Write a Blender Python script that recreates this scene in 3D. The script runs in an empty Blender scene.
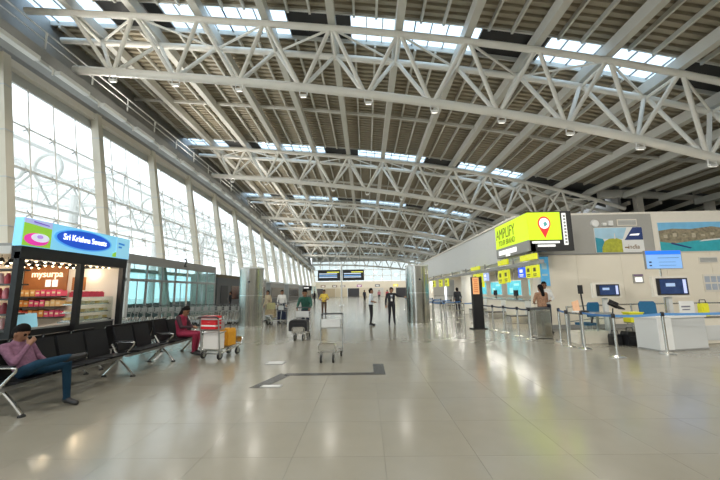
import bpy, math, random
import numpy as np
from mathutils import Vector, Matrix
random.seed(7)
S = bpy.context.scene
C = S.collection
PI = math.pi

# ------------------------------------------------------------------ camera, sky, exposure
def setup():
    cd = bpy.data.cameras.new('camera'); cam = bpy.data.objects.new('camera', cd); C.objects.link(cam)
    cd.sensor_fit = 'HORIZONTAL'; cd.sensor_width = 36.0; cd.lens = 36.0 * 340.0 / 720.0
    cd.clip_start = .05; cd.clip_end = 600
    pitch, yaw, roll = math.radians(8.5455), math.radians(.8637), math.radians(.9167)
    fwd0 = Vector((-math.sin(yaw), math.cos(yaw), 0)); r0 = Vector((math.cos(yaw), math.sin(yaw), 0))
    fwd = fwd0 * math.cos(pitch) + Vector((0, 0, math.sin(pitch))); u0 = r0.cross(fwd)
    r = r0 * math.cos(roll) - u0 * math.sin(roll); u = r0 * math.sin(roll) + u0 * math.cos(roll)
    m = Matrix(((r.x, u.x, -fwd.x, 0), (r.y, u.y, -fwd.y, 0), (r.z, u.z, -fwd.z, 1.6), (0, 0, 0, 1)))
    cam.matrix_world = m
    S.camera = cam
    w = bpy.data.worlds.new('sky'); S.world = w; w.use_nodes = True
    bg = w.node_tree.nodes['Background']
    bg.inputs[0].default_value = (.85, .93, 1.0, 1); bg.inputs[1].default_value = 1.6
    S.view_settings.view_transform = 'Standard'; S.view_settings.look = 'None'
    S.view_settings.gamma = 1; S.view_settings.use_curve_mapping = False
    S.view_settings.exposure = .85
setup()
FLOOD_W = 350; GUTTER_W = 42; COUNTER_W = 26

# ------------------------------------------------------------------ materials
MATS = {}
def mat(name, col, rough=.5, metal=0., noise=0., nscale=8., emit=None, estr=0., spec=.5, bump=0., bscale=40., rand=0., coat=0.):
    if name in MATS: return MATS[name]
    m = bpy.data.materials.new(name); m.use_nodes = True; nt = m.node_tree; n = nt.nodes; l = nt.links
    b = n['Principled BSDF']
    b.inputs['Base Color'].default_value = (*col, 1); b.inputs['Roughness'].default_value = rough
    b.inputs['Metallic'].default_value = metal; b.inputs['Specular IOR Level'].default_value = spec
    if coat: b.inputs['Coat Weight'].default_value = coat
    tc = n.new('ShaderNodeTexCoord')
    cur = None
    if noise:
        nz = n.new('ShaderNodeTexNoise'); nz.inputs['Scale'].default_value = nscale; nz.inputs['Detail'].default_value = 5
        l.new(tc.outputs['Object'], nz.inputs['Vector'])
        mr = n.new('ShaderNodeMapRange'); mr.inputs[3].default_value = 1 - noise; mr.inputs[4].default_value = 1 + noise
        l.new(nz.outputs['Fac'], mr.inputs[0]); cur = mr.outputs[0]
    if rand:
        oi = n.new('ShaderNodeObjectInfo'); mr2 = n.new('ShaderNodeMapRange')
        mr2.inputs[3].default_value = 1 - rand; mr2.inputs[4].default_value = 1 + rand
        l.new(oi.outputs['Random'], mr2.inputs[0])
        if cur is None: cur = mr2.outputs[0]
        else:
            mu = n.new('ShaderNodeMath'); mu.operation = 'MULTIPLY'; l.new(cur, mu.inputs[0]); l.new(mr2.outputs[0], mu.inputs[1]); cur = mu.outputs[0]
    if cur is not None:
        vm = n.new('ShaderNodeVectorMath'); vm.operation = 'SCALE'; vm.inputs[0].default_value = col
        l.new(cur, vm.inputs['Scale']); l.new(vm.outputs[0], b.inputs['Base Color'])
    if bump:
        nb = n.new('ShaderNodeTexNoise'); nb.inputs['Scale'].default_value = bscale; l.new(tc.outputs['Object'], nb.inputs['Vector'])
        bp = n.new('ShaderNodeBump'); bp.inputs['Strength'].default_value = bump; l.new(nb.outputs['Fac'], bp.inputs['Height']); l.new(bp.outputs[0], b.inputs['Normal'])
    if emit: b.inputs['Emission Color'].default_value = (*emit, 1); b.inputs['Emission Strength'].default_value = estr
    MATS[name] = m; return m
def glass(name, tint, haze=0., refl=1.0, hazecol=(.9, .92, .92)):
    if name in MATS: return MATS[name]
    m = bpy.data.materials.new(name); m.use_nodes = True; nt = m.node_tree; n = nt.nodes; l = nt.links
    n.remove(n['Principled BSDF']); out = n['Material Output']
    t = n.new('ShaderNodeBsdfTransparent'); t.inputs[0].default_value = (*tint, 1)
    g = n.new('ShaderNodeBsdfGlossy'); g.inputs['Roughness'].default_value = .02; g.inputs[0].default_value = (refl, refl, refl, 1)
    fr = n.new('ShaderNodeLayerWeight'); fr.inputs[0].default_value = .5
    pw = n.new('ShaderNodeMath'); pw.operation = 'POWER'; pw.inputs[1].default_value = 5; l.new(fr.outputs['Facing'], pw.inputs[0])
    ma = n.new('ShaderNodeMath'); ma.operation = 'MULTIPLY_ADD'; ma.inputs[1].default_value = .6; ma.inputs[2].default_value = .03; l.new(pw.outputs[0], ma.inputs[0])
    mx = n.new('ShaderNodeMixShader'); l.new(ma.outputs[0], mx.inputs[0])
    src = t.outputs[0]
    if haze:
        d = n.new('ShaderNodeBsdfTranslucent'); d.inputs[0].default_value = (*hazecol, 1)
        m2 = n.new('ShaderNodeMixShader'); m2.inputs[0].default_value = haze; l.new(t.outputs[0], m2.inputs[1]); l.new(d.outputs[0], m2.inputs[2]); src = m2.outputs[0]
    l.new(src, mx.inputs[1]); l.new(g.outputs[0], mx.inputs[2]); l.new(mx.outputs[0], out.inputs[0])
    MATS[name] = m; return m
M_white = mat('white_steel_paint', (.86, .84, .78), .45, noise=.06, nscale=1.5)
M_beam = mat('pale_beam_paint', (.66, .65, .60), .5, noise=.08, nscale=1.2)
M_deck = mat('metal_deck', (.37, .325, .24), .5, rand=.06)
M_black = mat('black_paint', (.012, .012, .014), .45)
M_darkpanel = mat('dark_roof_panel', (.03, .03, .03), .6)
M_cream = mat('cream_cladding', (.74, .69, .58), .55, noise=.05, nscale=1.0)
M_beige = mat('beige_wall_panel', (.86, .79, .66), .5, noise=.04, nscale=1.2)
M_offw = mat('off_white_wall', (.80, .75, .66), .5, noise=.04)
M_grey = mat('grey_wall_panel', (.40, .39, .36), .5, noise=.05)
M_lgrey = mat('light_grey_panel', (.62, .63, .62), .5, noise=.05)
M_mgrey = mat('mid_grey_metal', (.30, .30, .29), .45, noise=.08)
M_dgrey = mat('dark_grey_panel', (.07, .075, .08), .45, noise=.1)
M_chrome = mat('brushed_steel', (.72, .71, .68), .22, 1.0, noise=.05, nscale=3)
M_steel = mat('column_steel', (.46, .45, .41), .22, 1.0, noise=.08, nscale=2)
M_alu = mat('aluminium_tube', (.44, .44, .43), .32, .85, noise=.05)
M_rubber = mat('black_rubber', (.02, .02, .02), .7)
M_seat = mat('black_perforated_seat', (.009, .009, .011), .5, noise=.2, nscale=60, spec=.25)
M_glassF = glass('facade_glass', (.95, .965, .965), .10)
M_glassS = glass('skylight_glass', (.74, .84, .92), .03)
M_glassE = glass('end_wall_glass', (.60, .62, .60), .03)
M_glassT = glass('teal_glass', (.72, .84, .84), .05)
M_glassC = glass('clear_glass', (.90, .94, .93), 0.)
M_yellow = mat('yellow_sign_face', (.78, .80, .02), .4, emit=(.80, .84, .02), estr=.14)
M_bluesign = mat('blue_sign_face', (.02, .08, .6), .4, emit=(.02, .10, .75), estr=.5)
M_lilac = mat('pale_blue_sign_face', (.35, .45, .75), .4, emit=(.35, .45, .8), estr=.3)
M_textw = mat('white_lettering', (.9, .9, .88), .5, emit=(1, 1, 1), estr=.35)
M_wplast = mat('white_plastic', (.82, .82, .80), .4)
M_bluefab = mat('blue_chair_fabric', (.01, .12, .26), .7, noise=.2, nscale=40)
M_bluebelt = mat('blue_barrier_belt', (.05, .17, .42), .6)
M_bluebelt2 = mat('pale_blue_barrier_belt', (.12, .32, .66), .6)
M_darkbelt = mat('navy_barrier_belt', (.02, .03, .07), .6)
M_screen = mat('dark_screen', (.01, .012, .018), .12)

# ------------------------------------------------------------------ mesh helpers
class MB:
    def __init__(s): s.v = []; s.f = []; s.m = []
    def add(s, vs, fs, mi=0):
        o = len(s.v); s.v += [tuple(p) for p in vs]; s.f += [tuple(i + o for i in f) for f in fs]; s.m += [mi] * len(fs); return s
    def box(s, c, d, mi=0, rz=0., M=None):
        x, y, z = d[0] / 2, d[1] / 2, d[2] / 2
        vs = [Vector((a * x, b * y, e * z)) for e in (-1, 1) for b in (-1, 1) for a in (-1, 1)]
        if M is not None: vs = [M @ p for p in vs]
        elif rz: R = Matrix.Rotation(rz, 3, 'Z'); vs = [R @ p for p in vs]
        c = Vector(c)
        return s.add([p + c for p in vs], [(0, 2, 3, 1), (4, 5, 7, 6), (0, 1, 5, 4), (1, 3, 7, 5), (3, 2, 6, 7), (2, 0, 4, 6)], mi)
    def b2(s, a, b, mi=0):
        return s.box([(p + q) / 2 for p, q in zip(a, b)], [abs(q - p) for p, q in zip(a, b)], mi)
    def bar(s, p, q, w, h, mi=0, up=(0, 0, 1)):
        p, q = Vector(p), Vector(q); d = (q - p); L = d.length; d.normalize(); u = Vector(up)
        if abs(d.dot(u)) > .99: u = Vector((1, 0, 0))
        x = d.cross(u).normalized(); z = x.cross(d)
        M = Matrix((x, d, z)).transposed()
        return s.box((p + q) / 2, (w, L, h), mi, M=M)
    def tube(s, pts, r, n=8, mi=0, closed=False):
        pts = [Vector(p) for p in pts]; k = len(pts); rs = r if isinstance(r, (list, tuple)) else [r] * k
        vs = []; fs = []
        pu = None
        for i, p in enumerate(pts):
            if closed: t = (pts[(i + 1) % k] - pts[i - 1]).normalized()
            else: t = (pts[min(i + 1, k - 1)] - pts[max(i - 1, 0)]).normalized()
            if pu is None:
                u = Vector((0, 0, 1)) if abs(t.z) < .9 else Vector((1, 0, 0))
            else: u = pu
            u = (u - t * u.dot(t)).normalized(); pu = u; w = t.cross(u)
            for j in range(n):
                a = 2 * PI * j / n; vs.append(p + (u * math.cos(a) + w * math.sin(a)) * rs[i])
        segs = k if closed else k - 1
        for i in range(segs):
            a0 = i * n; b0 = ((i + 1) % k) * n
            for j in range(n): fs.append((a0 + j, a0 + (j + 1) % n, b0 + (j + 1) % n, b0 + j))
        if not closed: fs.append(tuple(range(n))[::-1]); fs.append(tuple(range((k - 1) * n, k * n)))
        return s.add(vs, fs, mi)
    def cyl(s, p, q, r, n=12, mi=0): return s.tube([p, q], r, n, mi)
    def lathe(s, prof, n=24, c=(0, 0, 0), mi=0, axis='Z'):
        vs = []; fs = []; k = len(prof)
        for r, z in prof:
            for j in range(n):
                a = 2 * PI * j / n
                if axis == 'Z': vs.append((c[0] + r * math.cos(a), c[1] + r * math.sin(a), c[2] + z))
                elif axis == 'X': vs.append((c[0] + z, c[1] + r * math.cos(a), c[2] + r * math.sin(a)))
                else: vs.append((c[0] + r * math.sin(a), c[1] + z, c[2] + r * math.cos(a)))
        for i in range(k - 1):
            for j in range(n): fs.append((i * n + j, i * n + (j + 1) % n, (i + 1) * n + (j + 1) % n, (i + 1) * n + j))
        fs.append(tuple(range(n))[::-1]); fs.append(tuple(range((k - 1) * n, k * n)))
        return s.add(vs, fs, mi)
    def capsule(s, p, r1, q, r2, n=10, mi=0):
        p, q = Vector(p), Vector(q); d = q - p; L = d.length
        if L < 1e-5: d = Vector((0, 0, 1)); L = 1e-4; q = p + d * L
        d.normalize(); pts = []; rs = []
        for a in (-85, -60, -35, -10): pts.append(p + d * r1 * math.sin(math.radians(a))); rs.append(r1 * math.cos(math.radians(a)))
        for a in (10, 35, 60, 85): pts.append(q + d * r2 * math.sin(math.radians(a))); rs.append(r2 * math.cos(math.radians(a)))
        # keep the axis fixed
        u = Vector((0, 0, 1)) if abs(d.z) < .9 else Vector((1, 0, 0)); u = (u - d * u.dot(d)).normalized(); w = d.cross(u)
        vs = []; fs = []
        for c_, r in zip(pts, rs):
            for j in range(n): a = 2 * PI * j / n; vs.append(c_ + (u * math.cos(a) + w * math.sin(a)) * r)
        for i in range(len(pts) - 1):
            for j in range(n): fs.append((i * n + j, i * n + (j + 1) % n, (i + 1) * n + (j + 1) % n, (i + 1) * n + j))
        k = len(pts); fs.append(tuple(range(n))[::-1]); fs.append(tuple(range((k - 1) * n, k * n)))
        return s.add(vs, fs, mi)
    def prism(s, poly, o, ux, uy, t, mi=0):
        o, ux, uy = Vector(o), Vector(ux), Vector(uy); nz = ux.cross(uy).normalized() * t; k = len(poly)
        a = [o + ux * x + uy * y for x, y in poly]; b = [p + nz for p in a]
        fs = [tuple(range(k))[::-1], tuple(range(k, 2 * k))] + [(i, (i + 1) % k, k + (i + 1) % k, k + i) for i in range(k)]
        return s.add(a + b, fs, mi)
    def mesh(s, name, mats, smooth=False):
        me = bpy.data.meshes.new(name); me.from_pydata(s.v, [], s.f)
        for m in (mats if isinstance(mats, (list, tuple)) else [mats]): me.materials.append(m)
        me.polygons.foreach_set('material_index', s.m)
        if smooth:
            me.polygons.foreach_set('use_smooth', [True] * len(s.f))
            try: me.set_sharp_from_angle(angle=math.radians(40))
            except Exception: pass
        me.update(); return me
    def build(s, name, mats, parent=None, smooth=False, loc=None, rz=0):
        return obj(name, s.mesh(name, mats, smooth), parent, loc, rz)
def obj(name, me, parent=None, loc=None, rz=0):
    o = bpy.data.objects.new(name, me); C.objects.link(o)
    if parent: o.parent = parent
    if loc is not None: o.location = loc
    if rz: o.rotation_euler.z = rz
    return o
def tag(o, label, cat, group=None):
    o['label'] = label; o['category'] = cat
    if group: o['group'] = group
    return o
def thing(name, label, cat, loc=(0, 0, 0), rz=0, group=None):
    o = bpy.data.objects.new(name, None); C.objects.link(o); o.location = loc; o.rotation_euler.z = rz
    o.empty_display_size = .1
    return tag(o, label, cat, group)
def struct(o): o['kind'] = 'structure'; return o
KIDS = {}
def dup(root, loc, rz, label=None, group=None):
    def cp(o, par):
        c = o.copy(); C.objects.link(c); c.parent = par
        for ch in o.children: cp(ch, c)
        return c
    r = cp(root, None); r.location = loc; r.rotation_euler = (0, 0, rz)
    if label: r['label'] = label
    if group: r['group'] = group
    return r
def text(name, body, size, m, parent, o, ux, uy, t=.006, align='CENTER', shear=0., sx=1.):
    cu = bpy.data.curves.new('t', 'FONT'); cu.body = body; cu.size = size; cu.align_x = align; cu.align_y = 'CENTER'; cu.extrude = t; cu.shear = shear; cu.resolution_u = 3
    to = bpy.data.objects.new('t', cu); C.objects.link(to)
    dg = bpy.context.evaluated_depsgraph_get(); me = bpy.data.meshes.new_from_object(to.evaluated_get(dg))
    bpy.data.objects.remove(to); bpy.data.curves.remove(cu)
    ux, uy = Vector(ux), Vector(uy); nz = ux.cross(uy)
    M = Matrix(((ux.x * sx, uy.x, nz.x, o[0]), (ux.y * sx, uy.y, nz.y, o[1]), (ux.z * sx, uy.z, nz.z, o[2]), (0, 0, 0, 1)))
    me.transform(M); me.materials.clear(); me.materials.append(m)
    return obj(name, me, parent)
def ellipse(rx, ry, n=28, cx=0, cy=0): return [(cx + rx * math.cos(2 * PI * i / n), cy + ry * math.sin(2 * PI * i / n)) for i in range(n)]
def lamp(name, kind, loc, w, col=(1, .95, .86), size=.3, parent=None, down=True, aim=None, spot=2.2, sy=None):
    ld = bpy.data.lights.new(name, kind); ld.energy = w; ld.color = col
    if kind == 'AREA':
        ld.size = size
        if sy: ld.shape = 'RECTANGLE'; ld.size_y = sy
    else: ld.shadow_soft_size = size
    if kind == 'SPOT': ld.spot_size = spot; ld.spot_blend = .6
    o = bpy.data.objects.new(name, ld); C.objects.link(o); o.location = loc
    if aim is not None: o.rotation_euler = Vector(aim).to_track_quat('-Z', 'Y').to_euler()
    if parent:
        o.parent = parent; o.location = Vector(loc) - parent.location
    return o

# ------------------------------------------------------------------ roof geometry
def aY(Y): return .07 * (math.sqrt((Y - 36) ** 2 + 100) + (Y - 36)) / 2
def gX(X): return 1 - .6 * (min(X, 22) + 15) / 30
def Bz(X, Y): return ((-5.683e-5 * X - 3.1956e-3) * X - .1537) * X + 11.572 - aY(Y) * gX(X)
def Tz(X, Y): return ((-6.403e-5 * X - 2.7113e-3) * X - .12685) * X + 14.275 - aY(Y) * gX(X)
def Rz(X, Y):                                   # top-chord line of the roof, flatter beyond the last node
    if X <= 18.4 or Y > 32.1: return Tz(X, Y)
    return Tz(18.4, Y) - .115 * (X - 18.4)
PAN = 3.3
TOPN = [.2 + PAN * (k + .5) for k in range(-5, 7)]      # -14.65 ... 21.65
BOTN = [.2 + PAN * k for k in range(-4, 7)]
TY = [-16, 0, 16, 32, 48, 64, 80, 96, 106]
W = 1.03

# ------------------------------------------------------------------ floor
def build_floor():
    T = .9; z0 = -.012
    fl = struct(MB().b2((-15.2, -20, -.3), (40, 108, z0)).build('floor', mat('floor_joint', (.26, .245, .20), .25)))
    m = mat('polished_granite', (.31, .29, .235), .13, noise=.07, nscale=3.0, rand=.035, spec=.65, coat=.1)
    nt = m.node_tree; b = nt.nodes['Principled BSDF']
    tc = nt.nodes.new('ShaderNodeTexCoord'); ge = nt.nodes.new('ShaderNodeNewGeometry'); nz = nt.nodes.new('ShaderNodeTexNoise'); nz.inputs['Scale'].default_value = .9; nz.inputs['Detail'].default_value = 6
    nt.links.new(ge.outputs['Position'], nz.inputs['Vector'])
    mr = nt.nodes.new('ShaderNodeMapRange'); mr.inputs[3].default_value = .13; mr.inputs[4].default_value = .24
    nt.links.new(nz.outputs['Fac'], mr.inputs[0]); nt.links.new(mr.outputs[0], b.inputs['Roughness'])
    b.inputs['Coat Roughness'].default_value = .08
    g = .0025
    me = MB().box((0, 0, z0 / 2), (T - g, T - g, -z0)).mesh('tile', m)
    cells = []
    for i in range(-17, 45):
        for j in range(-22, 120):
            x, y = (i + .5) * T + .15, (j + .5) * T
            if x - T / 2 < -15.2 or x > 39.5 or y > 107.5 or y < -19.5: continue
            vis = y > 2.0 and abs(x) < 1.12 * y + .6
            cells.append((y + .3 * abs(x) if vis else 1e6 + abs(y), x, y))
    cells.sort()
    for k, x, y in cells[:300]:
        o = obj('tile', me, fl, (x, y, 0))
    rest = MB()
    for k, x, y in cells[300:]:
        h = (T - g) / 2
        rest.add([(x - h, y - h, z0), (x + h, y - h, z0), (x + h, y + h, z0), (x - h, y + h, z0), (x - h, y - h, 0), (x + h, y - h, 0), (x + h, y + h, 0), (x - h, y + h, 0)],
                 [(4, 5, 6, 7), (0, 1, 5, 4), (1, 2, 6, 5), (2, 3, 7, 6), (3, 0, 4, 7)])
    r = rest.build('tile_field', m, fl); r['kind'] = 'stuff'
    return fl
FLOOR = build_floor()

# ------------------------------------------------------------------ ceiling: deck, beams, purlins, skylights
def build_ceiling():
    root = struct(bpy.data.objects.new('ceiling', None)); C.objects.link(root)
    rootless = root
    deckoff = .98
    def xs_for(k):                                  # nodes across
        last = 21.65
        return TOPN[:] + ([24.95, 28.25, 31.55, 34.85, 38.15] if TY[k] < 30 else [])
    for k in range(len(TY) - 1):
        y0, y1 = TY[k], TY[k + 1]
        nodes = [-18.3] + xs_for(k)
        if TY[k] >= 30: nodes.append(23.6)
        # deck panels with ribs running across the hall
        for a, b in zip(nodes[:-1], nodes[1:]):
            mb = MB(); ys = []; p = .40; nrib = int((y1 - y0 - 1.9) / p); base = y0 + .95
            prof = []
            for r in range(nrib + 1):
                yb = base + r * p
                for dy, dz in ((0, 0), (.20, 0), (.22, .15), (.38, .15)): 
                    if yb + dy <= y1 - .95: prof.append((yb + dy, dz))
            prof.append((y1 - .95, 0))
            vs = []; fs = []; ns = 4
            for i in range(ns + 1):
                x = a + (b - a) * i / ns
                for (y, dz) in prof: vs.append((x, y, Rz(x, y) + deckoff + dz))
            n = len(prof)
            for i in range(ns):
                for j in range(n - 1): fs.append((i * n + j, i * n + j + 1, (i + 1) * n + j + 1, (i + 1) * n + j))
            mb.add(vs, fs); o = mb.build('deck_panel', M_deck, root)
        # longitudinal beams and purlins
        for i, x in enumerate(xs_for(k)):
            mb = MB(); n = 4
            for q in range(n):
                ya, yb = y0 + (y1 - y0) * q / n, y0 + (y1 - y0) * (q + 1) / n
                mb.bar((x, ya, Rz(x, ya) + .47), (x, yb, Rz(x, yb) + .47), .36, .56)
            mb.build('beam', M_beam, root)
        for a, b in zip(nodes[:-1], nodes[1:]):
            for t in (1 / 3, 2 / 3):
                x = a + (b - a) * t; mb = MB()
                for q in range(3):
                    ya, yb = y0 + .95 + (y1 - y0 - 1.9) * q / 3, y0 + .95 + (y1 - y0 - 1.9) * (q + 1) / 3
                    mb.bar((x, ya, Rz(x, ya) + .86), (x, yb, Rz(x, yb) + .86), .11, .22)
                mb.build('purlin', M_beam, root)
        ym = (y0 + y1) / 2
        mb = MB()
        for a, b in zip(nodes[:-1], nodes[1:]): mb.bar((a, ym, Rz(a, ym) + .62), (b, ym, Rz(b, ym) + .62), .16, .18)
        mb.build('cross_beam', M_beam, root)
    # skylight strips over every truss
    for k, y in enumerate(TY[1:-1], 1):
        xs = [-18.3] + TOPN + [24.95, 28.25, 31.55, 34.85] if y < 30 else [-18.3] + TOPN[:-1]
        xs = xs[:1] + [x + .9 for x in xs[1:]]
        for i, (a, b) in enumerate(zip(xs[:-1], xs[1:])):
            z = lambda x: Rz(x, y) + deckoff + .10
            dark = (i % 3 == 1)
            if dark:
                mb = MB(); mb.add([(a, y - .97, z(a)), (b, y - .97, z(b)), (b, y + .97, z(b)), (a, y + .97, z(a)), (a, y - .97, z(a) + .05), (b, y - .97, z(b) + .05), (b, y + .97, z(b) + .05), (a, y + .97, z(a) + .05)],
                                  [(0, 3, 2, 1), (4, 5, 6, 7), (0, 1, 5, 4), (1, 2, 6, 5), (2, 3, 7, 6), (3, 0, 4, 7)])
                mb.build('roof_panel', M_darkpanel, root)
            else:
                n = 4 if y < 60 else 2
                for j in range(n):
                    p, q = a + (b - a) * j / n + .03, a + (b - a) * (j + 1) / n - .03
                    mb = MB(); mb.add([(p, y - .97, z(p)), (q, y - .97, z(q)), (q, y + .97, z(q)), (p, y + .97, z(p)), (p, y - .97, z(p) + .02), (q, y - .97, z(q) + .02), (q, y + .97, z(q) + .02), (p, y + .97, z(p) + .02)],
                                      [(0, 3, 2, 1), (4, 5, 6, 7), (0, 1, 5, 4), (1, 2, 6, 5), (2, 3, 7, 6), (3, 0, 4, 7)])
                    mb.build('pane', M_glassS, root)
                fr = MB()
                for j in range(n + 1):
                    p = a + (b - a) * j / n
                    fr.bar((p, y - .97, z(p) - .01), (p, y + .97, z(p) - .01), .05, .08)
                fr.bar((a, y, z(a) - .02), (b, y, z(b) - .02), .04, .06)
                fr.build('skylight_frame', M_mgrey, root)
        kb = MB()
        for s in (-1, 1):
            for a, b in zip(xs[:-1], xs[1:]): kb.bar((a, y + s * .98, Rz(a, y) + deckoff + .02), (b, y + s * .98, Rz(b, y) + deckoff + .02), .08, .26)
        kb.build('skylight_kerb', M_beam, root)
    return root
CEIL = build_ceiling()

# ------------------------------------------------------------------ trusses
def build_truss(y, full=True):
    lab = {0: 'white tubular roof truss over the floor before the sweet stall', 16: 'white tubular roof truss crossing above the two steel air columns', 32: 'white tubular roof truss crossing above the dark brown-topped booth', 48: 'white tubular roof truss just beyond the hanging flight boards',
           64: 'white tubular roof truss third from the end wall glazing', 80: 'white tubular roof truss second from the end wall glazing', 96: 'white tubular roof truss next to the end wall glazing'}[y]
    t = thing('roof_truss', lab, 'truss', (0, y, Bz(-15, y)), 0, 'roof trusses across the hall')
    off = Vector((0, -y, -Bz(-15, y)))
    P = lambda x, dy, z: Vector((x, y + dy, z)) + off
    xs = [-15.0 + 1.5 * i for i in range(26)]        # to 22.5
    n = 12 if y < 40 else 8
    MB().tube([P(x, 0, Bz(x, y)) for x in xs], .215, n).build('bottom_chord', M_white, t, True)
    xt = [-16.9] + xs + ([24.0] if y >= 30 else [])
    for s in (-1, 1):
        MB().tube([P(x, s * W, Tz(x, y)) for x in xt], .165, n).build('top_chord', M_white, t, True)
    m = 8 if y < 40 else 6
    for b in BOTN:
        for s in (-1, 1):
            for dx in (-PAN / 2, PAN / 2):
                MB().cyl(P(b + dx * .06, s * .05, Bz(b, y) + .05), P(b + dx * .95, s * W, Tz(b + dx * .95, y)), .105, m).build('diagonal', M_white, t, True)
    for x in TOPN:
        MB().cyl(P(x, -W, Tz(x, y)), P(x, W, Tz(x, y)), .085, m).build('tie', M_white, t, True)
    if y < 60:
        for a, b in zip(TOPN[:-1], TOPN[1:]):
            s = 1 if int(a) % 2 else -1
            MB().cyl(P(a, -s * W, Tz(a, y)), P(b, s * W, Tz(b, y)), .06, 6).build('lacing', M_white, t, True)
    return t
for y in TY[1:-1]: build_truss(y)
def floods():
    hm = MB().box((0, 0, 0), (.34, .22, .10)).box((0, 0, -.06), (.28, .17, .03)).mesh('housing', M_wplast)
    bm = MB().bar((-.19, 0, .03), (-.19, 0, .28), .03, .05).bar((.19, 0, .03), (.19, 0, .28), .03, .05).bar((-.2, 0, .28), (.2, 0, .28), .05, .03).mesh('bracket', M_wplast)
    lm = MB().box((0, 0, -.08), (.25, .15, .012)).mesh('lens', mat('flood_lens', (.9, .9, .85), .3, emit=(1, .95, .85), estr=1.2))
    for y in (16, 32, 48, 64, 80, 96):
        for i, x in enumerate(BOTN):
            r = thing('flood_light', 'small white floodlight clamped under a roof truss bottom chord', 'light', (x + .1, y - .05, Bz(x, y) - .49), 0, 'floodlights under the roof trusses')
            a = obj('housing', hm, r); a.rotation_euler.x = .35; l = obj('lens', lm, a); obj('bracket', bm, r)
    for y in (0, 16, 32, 48, 64, 80, 96):  # row over the camera: unseen, no fixtures, boosted and tilted to brighten counter wall
        for x in (-10, -3.3, 3.3, 10, 16.7): lamp('flood_lamp', 'SPOT', (x, y - .1, Bz(x, y) - .7), FLOOD_W * (2.1 if y == 0 else 1 if y < 40 else 1.5), size=.5, aim=(0, .45 if y == 0 else .8 if y == 96 else 0, -1), spot=2.6)  # end row added and tilted forward to brighten the far wall
floods()

# ------------------------------------------------------------------ left facade
def fx(z): return -14.75 - .165 * z
COLY = [14.15 + 5.58 * k for k in range(-4, 17)]
def zg(Y): return Bz(-15, Y) - 1.25
def build_facade():
    root = struct(bpy.data.objects.new('wall_left', None)); C.objects.link(root)
    for Y in COLY:
        zt = zg(Y) + .8
        MB().bar((fx(0) + .05, Y, 0), (fx(zt) + .05, Y, zt), .36, .46, up=(1, 0, 0)).build('column', M_cream, root)
        MB().bar((fx(0) - .2, Y + .36, 0), (fx(zt) - .2, Y + .36, zt), .10, .30, up=(1, 0, 0)).build('fin', M_offw, root)
        for z in (4.6, 6.8, 9.0, 11.2):
            if z < zt - .6: MB().box((fx(z) + .06, Y, z), (.50, .39, .05)).build('joint_band', M_lgrey, root)
    for a, b in zip(COLY[:-1], COLY[1:]):
        n = 4 if a < 50 else 2
        za, zb = zg(a) - .1, zg(b) - .1
        rows = 4 if a < 50 else 2
        zbase = 3.3
        for i in range(n):
            for r in range(rows):
                y0 = a + (b - a) * i / n + .015; y1 = a + (b - a) * (i + 1) / n - .015
                def zz(y, f): t = (y - a) / (b - a); return zbase + (za + (zb - za) * t - zbase) * f
                f0, f1 = r / rows + .004, (r + 1) / rows - .004
                q = [(y0, zz(y0, f0)), (y1, zz(y1, f0)), (y1, zz(y1, f1)), (y0, zz(y0, f1))]
                vs = [(fx(z) - .32, y, z) for y, z in q] + [(fx(z) - .34, y, z) for y, z in q]
                MB().add(vs, [(0, 1, 2, 3), (4, 7, 6, 5), (0, 4, 5, 1), (1, 5, 6, 2), (2, 6, 7, 3), (3, 7, 4, 0)]).build('pane', M_glassF, root)
                if a < 40 and i < n - 1 and r:       # four-armed glazing fitting at the pane corners
                    yc = a + (b - a) * (i + 1) / n; zc = zz(yc, r / rows); xc = fx(zc) - .27
                    sp = MB()
                    for sy, sz in ((1, 1), (1, -1), (-1, 1), (-1, -1)): sp.bar((xc, yc, zc), (xc - .03, yc + sy * .16, zc + sz * .16), .035, .035)
                    sp.cyl((xc - .04, yc, zc), (xc + .12, yc, zc), .04, 8); sp.build('glazing_fitting', M_alu, root)
        # slim tie frames behind the glass, sill rail and head panel
        for r in range(1, rows):
            z0_, z1_ = zz(a, r / rows), zz(b, r / rows)
            MB().cyl((fx(z0_) - .16, a, z0_), (fx(z1_) - .16, b, z1_), .035, 6).build('transom_rod', M_white, root)
        for i in range(1, n):
            y = a + (b - a) * i / n
            MB().cyl((fx(3.3) - .16, y, 3.3), (fx(zz(y, 1)) - .16, y, zz(y, 1)), .03, 6).build('tension_rod', M_white, root)
        MB().bar((fx(3.2) - .3, a, 3.2), (fx(3.2) - .3, b, 3.2), .25, .25).build('sill_rail', M_offw, root)
        def quadpanel(name, m, lo, hi, dx, th):
            vs = []
            for y, s in ((a, 0), (b, 1)):
                for z in (zg(y) + lo, zg(y) + hi): vs += [(fx(z) + dx, y, z), (fx(z) + dx - th, y, z)]
            MB().add(vs, [(0, 4, 6, 2), (1, 3, 7, 5), (2, 6, 7, 3), (0, 1, 5, 4), (0, 2, 3, 1), (4, 5, 7, 6)]).build(name, m, root)
        quadpanel('head_panel', M_lgrey, -.12, .5, -.22, .15)
        quadpanel('head_rail', M_offw, .42, .85, .12, .5)
        quadpanel('eave_panel', M_mgrey, .8, 5.1, -.1, .12)
    # lower wall: dark panelling and glazed bays between the doors
    for a, b in zip(COLY[:-1], COLY[1:]):
        MB().b2((-15.2, a + .3, 0), (-15.05, b - .05, 1.0)).build('plinth_panel', M_dgrey, root)
        for i in range(2):
            y0, y1 = a + .3 + (b - a - .35) * i / 2, a + .3 + (b - a - .35) * (i + 1) / 2
            MB().b2((-15.22, y0 + .03, 1.0), (-15.2, y1 - .03, 3.1)).build('pane', M_glassT, root)
    return root
build_facade()
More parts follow.
